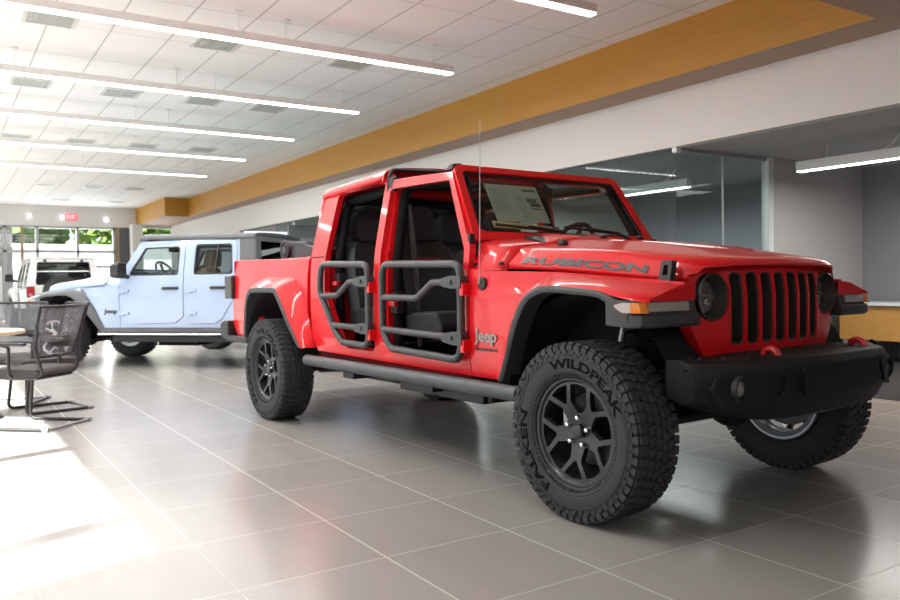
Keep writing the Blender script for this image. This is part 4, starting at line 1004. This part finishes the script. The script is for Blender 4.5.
# ------------------------------------------------------------------ furniture
def chair(label, loc, face, group='mesh chairs around the round table'):
    """stackable mesh-back chair on a sled base; local +x is where it faces"""
    root = empty('mesh_chair', loc, R(face), label, 'chair', group)
    MB().loft([[(.24, y * .9, .41), (.27, y * .9, .435), (.24, y * .95, .462), (0, y, .468), (-.20, y * .95, .465), (-.23, y * .92, .44), (-.20, y * .9, .41), (0, y * .9, .40)] for y in (-.25, -.22, 0, .22, .25)]).build('seat', M['chairseat'], root, smooth=60, bevel=.01)
    MB().bx(-.20, .22, -.20, .20, .385, .41).build('seat_pan', M['chairframe'], root, bevel=.01)
    # curved mesh back in a frame
    def bp(u, v):   # u -1..1, v 0..1
        w = .235 + .03 * v
        x = -.245 - .10 * v + .075 * u * u * (1 - .2 * v)
        return Vector((x, u * w, .56 + .38 * v))
    rows = [[bp(-1 + 2 * i / 14, j / 8) for i in range(15)] for j in range(9)]
    MB().loft(rows, closed_sec=False).build('mesh_back', M['chairmesh'], root, smooth=80)
    fr = [bp(-1 + 2 * i / 14, 1) for i in range(15)] + [bp(1, 1 - j / 8) for j in range(1, 9)] + [bp(1 - 2 * i / 14, 0) for i in range(1, 15)] + [bp(-1, j / 8) for j in range(1, 8)]
    MB().tube(fr, .0125, 8, closed=True).build('back_frame', M['chairframe'], root, smooth=60)
    lb = [[bp(-.62 + 1.24 * i / 8, .26 + .0 * i) + Vector((-.012, 0, h * (1 - (abs(i - 4) / 4) ** 2 * .5))) for i in range(9)] for h in (-.035, .035)]
    lo = MB().loft(lb, closed_sec=False).build('lumbar_pad', M['chairframe'], root)
    sm = lo.modifiers.new('s', 'SOLIDIFY'); sm.thickness = .018
    for sg in (-1, 1):
        # back support arms running under the seat
        MB().tube(fillet([bp(sg * 1, .55) + Vector((-.012, 0, 0)), bp(sg * 1., .18) + Vector((-.015, 0, 0)), Vector((-.24, sg * .20, .43)), Vector((-.14, sg * .17, .395)), Vector((.10, sg * .17, .392))], [0, .08, .06, .04, 0], 5, False), .014, 8).build('back_support', M['chairframe'], root, smooth=60)
        # sled legs
        p = fillet([(.17, sg * .20, .395), (.20, sg * .235, .36), (.235, sg * .245, .045), (.21, sg * .245, .014), (-.28, sg * .245, .014)], [0, .03, .05, .04, 0], 5, False)
        lg = MB().tube(p, .0135, 10).build('leg', M['chairframe'], root, smooth=60)
        MB().cyl((-.315, sg * .245, .016), (-.265, sg * .245, .016), .019, 10).build('foot_cap', M['foot'], lg)
        ar = MB().tube(fillet([(-.02, sg * .25, .41), (-.02, sg * .285, .43), (-.02, sg * .285, .64), (.05, sg * .285, .655)], [0, .03, .02, 0], 4, False), .013, 8)
        ar.loft([[(x, sg * .285 - w, .65), (x, sg * .285 + w, .65), (x, sg * .285 + w, .672), (x, sg * .285 - w, .672)] for x, w in ((-.16, .018), (-.12, .026), (.12, .026), (.16, .018))])
        ar.build('armrest', M['chairframe'], root, smooth=50)
    MB().cyl((-.295, -.245, .014), (-.295, .245, .014), .011, 10).build('cross_bar', M['foot'], root)
    return root

def tree(x, y, h, r, m_, label):
    root = empty('tree', (x, y, 0), 0, label, 'tree', 'trees seen through the far window')
    MB().tube([(0, 0, 0), (.1, 0, h * .3), (0, .1, h * .6)], [.22, .17, .1], 10).build('trunk', M['bark'], root)
    mb = MB(); rnd = random.Random(int(x * 10 + y * 7))
    for i in range(1500):
        d = Vector((rnd.gauss(0, 1), rnd.gauss(0, 1), rnd.gauss(0, 1))).normalized() * (rnd.random() ** .4)
        c = Vector((d.x * r, d.y * r, h * .58 + d.z * h * .45)); s_ = rnd.uniform(.3, .75)
        rot = Matrix.Rotation(rnd.uniform(0, 6.28), 3, Vector((rnd.random(), rnd.random(), rnd.random())).normalized())
        q = [rot @ Vector(p) * s_ for p in ((-1, 0, 0), (-.3, .5, .1), (.6, .45, 0), (1, 0, -.1), (.4, -.5, 0), (-.4, -.45, .1))]
        mb.add([c + p for p in q], [(0, 1, 2, 3, 4, 5)])
    mb.build('foliage', m_, root, smooth=0, recalc=False)
    return root

# ================================================================== THE PLACE
H = 3.75; YS = 3.20; ZS = 3.19; YF = 3.66; ZF = 2.56; XFAR = -26.; YL = -5.5; XB = 8.
def sbx(name, m_, *b, bevel=0): return structure(MB().bx(*b).build(name, m_, None, smooth=0, bevel=bevel))
sbx('floor', M['floor'], XFAR - .2, XB + .2, YL - .2, YF, -.1, 0)
sbx('floor_office', M['carpet'], -19.5, XB, YF, 8.2, -.1, .004)
# main ceiling in tiles
sbx('ceiling', M['ceiling'], XFAR - .2, XB + .2, YL - .2, YF + .2, H, H + .1)
# orange soffit: long run, turned corner at the right, deeper box at the far end
def soffit(name, x0, x1, y0, y1):
    o = structure(MB().bx(x0, x1, y0, y1, ZS, H).build(name, M['orange'], None, smooth=0))
    o.data.materials.append(M['orangedark'])
    for p in o.data.polygons:
        if p.normal.z < -.9: p.material_index = 1
    return o
soffit('trim_1', -21.9, -.87, YS, YF + .02)
soffit('trim_2', -.87, 1.6, -1.6, YF + .02)
soffit('trim_3', XFAR, -21.9, 2.5, YF + .02)
# right wall: solid far part, fascia over the open offices
sbx('wall_right', M['wall'], XFAR, -18.6, YF, YF + .15, 0, ZS + .3)
sbx('wall_fascia', M['wall'], -18.6, XB, YF, YF + .15, ZF, ZS + .4)
sbx('ceiling_office', M['officeceil'], -18.6, XB, YF + .15, 8.2, ZF, ZF + .08)
sbx('wall_office_back', M['bluewall'], -18.6, XB, 7.37, 7.5, 0, ZF)
sbx('wall_office_partition', M['greywall'], -3.46, -3.34, 5.42, 7.37, 0, ZF)
for i, x in enumerate((-7.6, -11.8, -16.0)): sbx('wall_office_divider_%d' % (i + 1), M['greywall'], x - .06, x + .06, YF + .4, 7.37, 0, ZF)
sbx('wall_back', M['greywall'], XB, XB + .15, YL - .2, 8.2, 0, H)
sbx('wall_column', M['wall'], XFAR, XFAR + .5, 2.28, 2.62, 0, ZS)
# office glass: side pane, post, fronts
def pane(name, x0, x1, y0, y1, z0, z1, m_='office'): return structure(MB().bx(x0, x1, y0, y1, z0, z1).build(name, M[m_], None, smooth=0))
pane('window_1', -3.406, -3.394, YF + .05, 4.50, .02, ZF - .03); pane('window_2', -3.406, -3.394, 4.515, 5.30, .02, ZF - .03)
sbx('trim_4', M['alu'], -3.42, -3.38, YF + .05, 5.35, ZF - .04, ZF, bevel=.003)
sbx('trim_5', M['whitealu'], -3.45, -3.35, 5.32, 5.42, 0, ZF)
sbx('trim_6', M['whitealu'], -3.43, -3.37, YF + .02, YF + .10, ZF - .06, ZF + .01)
sbx('trim_18', M['whitealu'], -3.408, -3.392, 4.50, 4.515, .02, ZF - .04)
pane('window_3', -7.54, -3.42, YF + .06, YF + .072, .02, ZF - .03)
pane('window_4', -11.74, -7.66, YF + .06, YF + .072, .02, ZF - .03); pane('window_5', -15.94, -11.86, YF + .06, YF + .072, .02, ZF - .03)
sbx('trim_7', M['darkint'], -18.6, -3.42, YF + .05, YF + .08, ZF - .025, ZF)
# baseboard at the far right wall
sbx('baseboard_right', M['alu'], XFAR, -18.6, YF - .015, YF, 0, .1)
# left wall of glass, solid from x=.26 on (mullions throw the bars across the sunlit patch)
ZT = 3.05
sbx('wall_left_header', M['wall'], XFAR, XB, YL - .04, YL, ZT, H)
sbx('wall_left', M['wall'], .26, XB, YL - .04, YL, 0, ZT)
n = 0
xm = -.30
wl = 0
prev = .26
while xm > XFAR:
    n += 1
    sbx('trim_left_mullion_%d' % n, M['alu'], xm - .065, xm + .065, YL - .05, YL + .03, 0, ZT)
    wl += 1; pane('window_left_%d' % wl, xm + .055, prev, YL - .025, YL - .015, .05, ZT, 'clear')
    prev = xm - .055; xm -= 1.935
sbx('trim_left_sill', M['alu'], XFAR, .26, YL - .12, YL, 0, .05)
# far wall: bulkhead above, glazing below
ZH = 3.09
sbx('wall_far', M['wall'], XFAR - .2, XFAR, YL, YF + .2, ZH, H)
for i, (y, w) in enumerate(((-4.2, .07), (-2.4, .07), (-.53 - .05, .0), (.66, .08), (1.80, .10))):
    if w: sbx('trim_far_mullion_%d' % (i + 1), M['alu'], XFAR - .12, XFAR, y - w / 2, y + w / 2, 0, ZH)
sbx('trim_far_mullion_6', M['alu'], XFAR - .12, XFAR, -.58, -.49, 0, ZH); sbx('trim_far_mullion_7', M['alu'], XFAR - .12, XFAR, -1.50, -1.40, 0, ZH)
sbx('trim_far_post_1', M['postwood'], XFAR - .15, XFAR + .02, -1.0, -.93, 0, ZH); sbx('trim_far_post_2', M['darkint'], XFAR - .15, XFAR + .02, 1.9, 2.28, 0, ZH)
sbx('trim_far_post_3', M['postwood'], XFAR - .10, XFAR + .03, 1.86, 1.95, 0, ZH)
sbx('trim_far_transom', M['alu'], XFAR - .12, XFAR, YL, 2.28, 2.22, 2.30)
sbx('trim_far_head', M['alu'], XFAR - .12, XFAR, YL, 2.28, ZH - .07, ZH)
sbx('trim_far_transom_low', M['alu'], XFAR - .12, XFAR, .70, 1.75, 1.72, 1.80)
pane('window_far_1', XFAR - .07, XFAR - .06, -.93, 1.75, .05, ZH, 'clear')
pane('window_far_2', XFAR - .07, XFAR - .06, YL, -1.0, .05, ZH, 'clear')
# glazed door of the far wall, at the left edge of the picture
fd = MB().plate([(-2.30, 0.02), (-1.55, .02), (-1.55, 1.78), (-2.30, 1.78)], [[(-2.22, .15), (-1.66, .15), (-1.66, 1.68), (-2.22, 1.68)]], lambda u, v, w: (XFAR + .02 - w, u, v), .06)
dn = structure(fd.build('door_1', M['whitealu'], None, smooth=0)); MB().tube([(XFAR + .06, -1.72, .8), (XFAR + .06, -1.72, 1.2)], .015, 8).build('door_handle', M['alu'], dn)
sbx('wall_neighbour', M['darkint'], XFAR - 2.2, XFAR - 2., YL, -1.1, 0, ZH)
# outside: paving, pale building, trees
sbx('ground_outside', M['concrete'], -75, 30, -60, 40, -.25, -.12)
b = empty('building', (-48, 2., -.12), 0, 'long white building across the sunlit yard outside the far window', 'building')
MB().bx(-3, 3, -16, 10, 0, 3.4).build('facade', M['exwhite'], b, smooth=0); MB().bx(-3.2, 3.2, -16.2, 10.2, 3.4, 3.55).build('roof', M['fixture'], b, smooth=0)
for i in range(6): MB().bx(2.99, 3.03, -14 + i * 4, -12 + i * 4, 1.0, 2.2).build('window', M['vent'], b)
for x, y, h, r, mm, lab in ((-58, .6, 9.5, 3.9, 'leafdark', 'dark green tree at left through the far window'), (-57.5, 9.0, 9.0, 4.3, 'leaf', 'bright green tree at right through the far window'), (-58, -8.6, 10., 4., 'leafdark', 'dark green tree at the far left, beyond the brown post')):
    tree(x, y, h, r, M[mm], lab)

# ---- suspended linear lights, rows along y
proto = None
SEG = 2.23; k = 0
XL = [-2.6, -4.93, -7.33, -9.72, -12.15, -14.75, -.25, 6.6]  # last two rows are out of view, added to fill the truck's front
def lamp_proto():
    root = empty('linear_light', (0, 0, 0), 0)
    MB().bx(-.055, .055, -SEG / 2, SEG / 2, 3.47, 3.545).build('housing', M['fixture'], root, smooth=0, bevel=.004)
    MB().bx(-.04, .04, -SEG / 2, SEG / 2, 3.455, 3.471).build('diffuser', M['led'], root, smooth=0)
    for y in (-SEG / 2 + .24, SEG / 2 - .24):
        h = MB().cyl((0, y, 3.54), (0, y, H - .01), .004, 6).build('hanger', M['fixture'], root)
        MB().cyl((0, y, H - .012), (0, y, H), .04, 14).build('ceiling_cap', M['fixture'], h)
    return root
for i, x in enumerate(XL):
    for j in range(3):
        o = lamp_proto() if proto is None else copy_tree(proto)
        if proto is None: proto = o
        o.location = (x, 1.71 - SEG / 2 - SEG * j, 0)
        row = ['over the red truck', 'second', 'third', 'fourth', 'fifth', 'farthest back', 'ahead of the red truck, unseen, added as fill', 'behind the viewer, unseen, added as fill'][i]
        pos = ['orange beam end', 'middle segment', 'window side segment'][j]
        tag(o, 'white suspended linear ceiling light, %s, row %s' % (pos, row), 'light', 'suspended linear ceiling lights')

# ---- ceiling vents
def vent_proto(w):
    root = empty('ceiling_vent', (0, 0, 0), 0)
    MB().plate([(-w, -w), (w, -w), (w, w), (-w, w)], [[(-w + .04, -w + .04), (w - .04, -w + .04), (w - .04, w - .04), (-w + .04, w - .04)]], lambda u, v, t: (u, v, H - .012 + t), .012).build('frame', M['ventslat'], root, smooth=0)
    g = MB(); g.bx(-w + .04, w - .04, -w + .04, w - .04, H - .004, H); g.build('grille_panel', M['vent'], root)
    s_ = MB()
    for q in range(7): s_.box((0, -w + .08 + q * (2 * w - .16) / 6, H - .008), (2 * w - .09, .012, .006))
    s_.build('slats', M['vent'], root)
    return root
vp = None
for x, y, lab in ((-6.05, -2.28, 'front row, near the window side'), (-6.05, -.63, 'front row, middle'), (-6.02, .99, 'front row, near the orange beam'),
                  (-8.9, -2.2, 'second row, leftmost'), (-8.95, -1.1, 'second row, second from left'), (-8.87, 0., 'second row, third from left'), (-8.88, .98, 'second row, near the orange beam'),
                  (-13.16, -2.07, 'third row, leftmost'), (-13.15, -1.03, 'third row, second from left'), (-13.1, .06, 'third row, third from left'), (-13.0, 1.13, 'third row, near the orange beam'),
                  (-20.15, -.86, 'fourth row, leftmost'), (-20.1, .25, 'fourth row, middle'), (-20.1, 1.3, 'fourth row, near the orange beam'), (-23.9, -.09, 'backmost row, left'), (-23.85, 1.48, 'backmost row, right')):
    o = vent_proto(.245) if vp is None else copy_tree(vp)
    vp = vp or o; o.location = (x, y, 0); tag(o, 'square grey ceiling vent grille, ' + lab, 'vent', 'square ceiling vents')

# ---- far bulkhead: exit sign and lamps
ex = empty('exit_sign', (XFAR + .03, .48, 3.40), 0, 'small glowing red EXIT sign on the far bulkhead', 'sign')
MB().box((0, 0, 0), (.05, .36, .22)).build('sign_box', M['exitface'], ex, bevel=.01)
text_mb('EXIT', lambda u, v, w: (.026 + w, .14 - .28 * u if False else -.14 + .28 * u, -.07 + .14 * v), .03).build('sign_lettering', M['exitred'], ex, smooth=0)
for y, z, lab in ((-.75, 3.40, 'leftmost, above the dark glazing'), (.20, 3.385, 'beside the red exit sign'), (1.55, 3.34, 'rightmost, by the orange beam')):
    s_ = empty('spot_lamp', (XFAR + .02, y, z), 0, 'small round white wall lamp on the far bulkhead, ' + lab, 'lamp', 'round lamps on the far bulkhead')
    MB().lathe([(0, .05), (.05, .05), (.06, .04), (.06, 0)], 20, 'X').build('lamp_body', M['fixture'], s_)
    MB().ball((.055, 0, 0), (.02, .055, .055)).build('bulb', M['spot'], s_)

# ---- office lights
for x0, L_, y, lab in ((-2.78, 3.2, 5.05, 'white linear light hung in the open office at right, above the desk'), (-5.75, 1.4, 5.05, 'white linear light hung in the glazed office behind the windshield')):
    o = empty('office_light', (x0, y, 0), 0, lab, 'light')
    MB().bx(0, L_, -.045, .045, 2.295, 2.405).build('housing', M['fixture'], o, smooth=0, bevel=.004); MB().bx(.01, L_ - .01, -.035, .035, 2.285, 2.297).build('diffuser', M['ledoffice'], o, smooth=0)
    for xx in (.35, L_ - .35): MB().cyl((xx, 0, 2.40), (xx, 0, ZF), .004, 6).build('hanger', M['fixture'], o)
    MB().tube(fillet([(.95, 0, 2.40), (1.05, .02, 2.45), (1.12, .04, 2.54), (1.16, .05, ZF)], [0, .05, .05, 0], 4, False), .008, 6).build('power_cable', M['fixture'], o)

# ---- desk and office chair at right
d = empty('desk', (-1.6, 6.5, 0), 0, 'white-topped office desk with orange wooden front panel behind the red truck', 'desk')
MB().bx(-1.60, 1.4, -.05, .72, .715, .75).build('desk_top', M['desktop'], d, bevel=.004); MB().bx(-1.55, 1.35, 0, .03, .28, .715).build('front_panel', M['deskpanel'], d)
for x in (-1.5, 1.3):
    MB().bx(x - .025, x + .025, .04, .66, 0, .715).build('leg', M['alu'], d)
oc = chair('grey mesh-backed office chair behind the white-topped desk', (-2.35, 7.02, 0), -90, 'office chairs at the desk')

# ---- vehicles
red_truck(); blue_truck()
wagon((-21.8, -.72, -.011), PI, M['white'], 'white boxy off-road wagon seen from behind at the far end', M['white'], M['white'])
wagon((-11.2, 1.35, -.011), R(212), M['teal'], 'teal off-road wagon mostly hidden behind the pale blue truck', M['black'], M['hardroof'])

# ---- table and chairs at the left
t = empty('round_table', (-4.97, -3.12, 0), 0, 'round pale wooden table on a black pedestal at the left edge', 'table')
MB().lathe([(0, .735), (.44, .735), (.455, .728), (.455, .708), (.44, .70), (0, .70)], 56, 'Z').build('table_top', M['tablewood'], t, smooth=40)
MB().lathe([(.03, .70), (.035, .06)], 20, 'Z').build('pedestal', M['chairframe'], t)
MB().lathe([(0, .045), (.05, .05), (.27, .02), (.28, .0)], 40, 'Z').build('base', M['chairframe'], t)
chair('black mesh chair nearest the camera, right of the round wooden table', (-4.29, -2.67, 0), 226)
chair('black mesh chair at the far side of the round wooden table', (-5.15, -2.50, 0), 282)
chair('black mesh chair at the left edge, half cut by the frame', (-5.75, -2.75, 0), 335)

# ------------------------------------------------------------------ light
W = bpy.data.worlds.new('World'); S.world = W; W.use_nodes = True
nt = W.node_tree; bg = nt.nodes['Background']
sky = nt.nodes.new('ShaderNodeTexSky'); sky.sky_type = 'HOSEK_WILKIE'; sky.turbidity = 4; sky.ground_albedo = .5
el = math.atan2(ZT, 3.1); sd = Vector((.30, -.954, 0)).normalized() * math.cos(el) + Vector((0, 0, math.sin(el)))
sky.sun_direction = sd
mxw = nt.nodes.new('ShaderNodeMix'); mxw.data_type = 'RGBA'; mxw.inputs[0].default_value = .75
nt.links.new(sky.outputs[0], mxw.inputs[6]); mxw.inputs[7].default_value = (.93, .97, 1.0, 1)
nt.links.new(mxw.outputs[2], bg.inputs['Color']); bg.inputs['Strength'].default_value = 2.0
sl = bpy.data.lights.new('sun', 'SUN'); sl.energy = 25.; sl.angle = R(.6); sl.color = (1, .96, .9)
so = bpy.data.objects.new('sun', sl); COL.objects.link(so); so.rotation_euler = sd.to_track_quat('Z', 'Y').to_euler(); so.location = (2, -9, 8)
def area(name, loc, rot, sx, sy, e, col=(1, 1, 1)):
    l = bpy.data.lights.new(name, 'AREA'); l.shape = 'RECTANGLE'; l.size = sx; l.size_y = sy; l.energy = e; l.color = col
    o = bpy.data.objects.new(name, l); COL.objects.link(o); o.location = loc; o.rotation_euler = rot; return o
for x in XL:
    area('linear_light_glow', (x, -1.7, 3.44), (0, 0, 0), .09, 6.5, 60 if x > 1 else (80 if x > -3 else 105), (1, .97, .93))
for x, e in ((-1.0, 70), (-5.4, 70), (-9.5, 60), (-14., 60)): area('office_fill', (x, 5.3, 2.27), (0, 0, 0), 2.6, .8, e, (1, .97, .93))  # area lamps added to brighten the offices; the far pair has no fixture
# daylight coming through the glass wall and the far glazing (lamps stand outside the panes)
for i, (xa, xb, e) in enumerate(((-8.5, .2, 130), (-17., -8.6, 480), (-25.5, -17.2, 480))):
    area('window_daylight', ((xa + xb) / 2, YL - .25, 1.6), (R(-90), 0, 0), xb - xa, 2.9, e, (.95, .98, 1))
area('window_daylight', (XFAR - .3, .5, 1.6), (R(90), 0, R(-90)), 2.4, 2.8, 150, (.95, .98, 1))

# ------------------------------------------------------------------ camera
cam = bpy.data.cameras.new('camera'); co = bpy.data.objects.new('camera', cam); COL.objects.link(co)
cam.sensor_width = 36; cam.lens = 790.62 / 900 * 36
rgt = Vector((0.54441187, 0.83870074, -0.01402788)); dwn = Vector((0.0112893, -0.02404786, -0.99964706)); fwd = Vector((-0.83874207, 0.54406136, -0.02256028))
mw = Matrix(((rgt.x, -dwn.x, -fwd.x, 2.68410948), (rgt.y, -dwn.y, -fwd.y, -3.29031063), (rgt.z, -dwn.z, -fwd.z, 1.0816934), (0, 0, 0, 1)))
co.matrix_world = mw
cam.dof.use_dof = True; cam.dof.focus_distance = 4.3; cam.dof.aperture_fstop = 3.5
cam.clip_start = .05
S.camera = co
S.view_settings.view_transform = 'Standard'; S.view_settings.look = 'None'; S.view_settings.exposure = .12
S.cycles.use_denoising = True; S.cycles.max_bounces = 8; S.cycles.transparent_max_bounces = 16
S.cycles.sample_clamp_indirect = 8
S.cycles.caustics_reflective = False; S.cycles.caustics_refractive = False
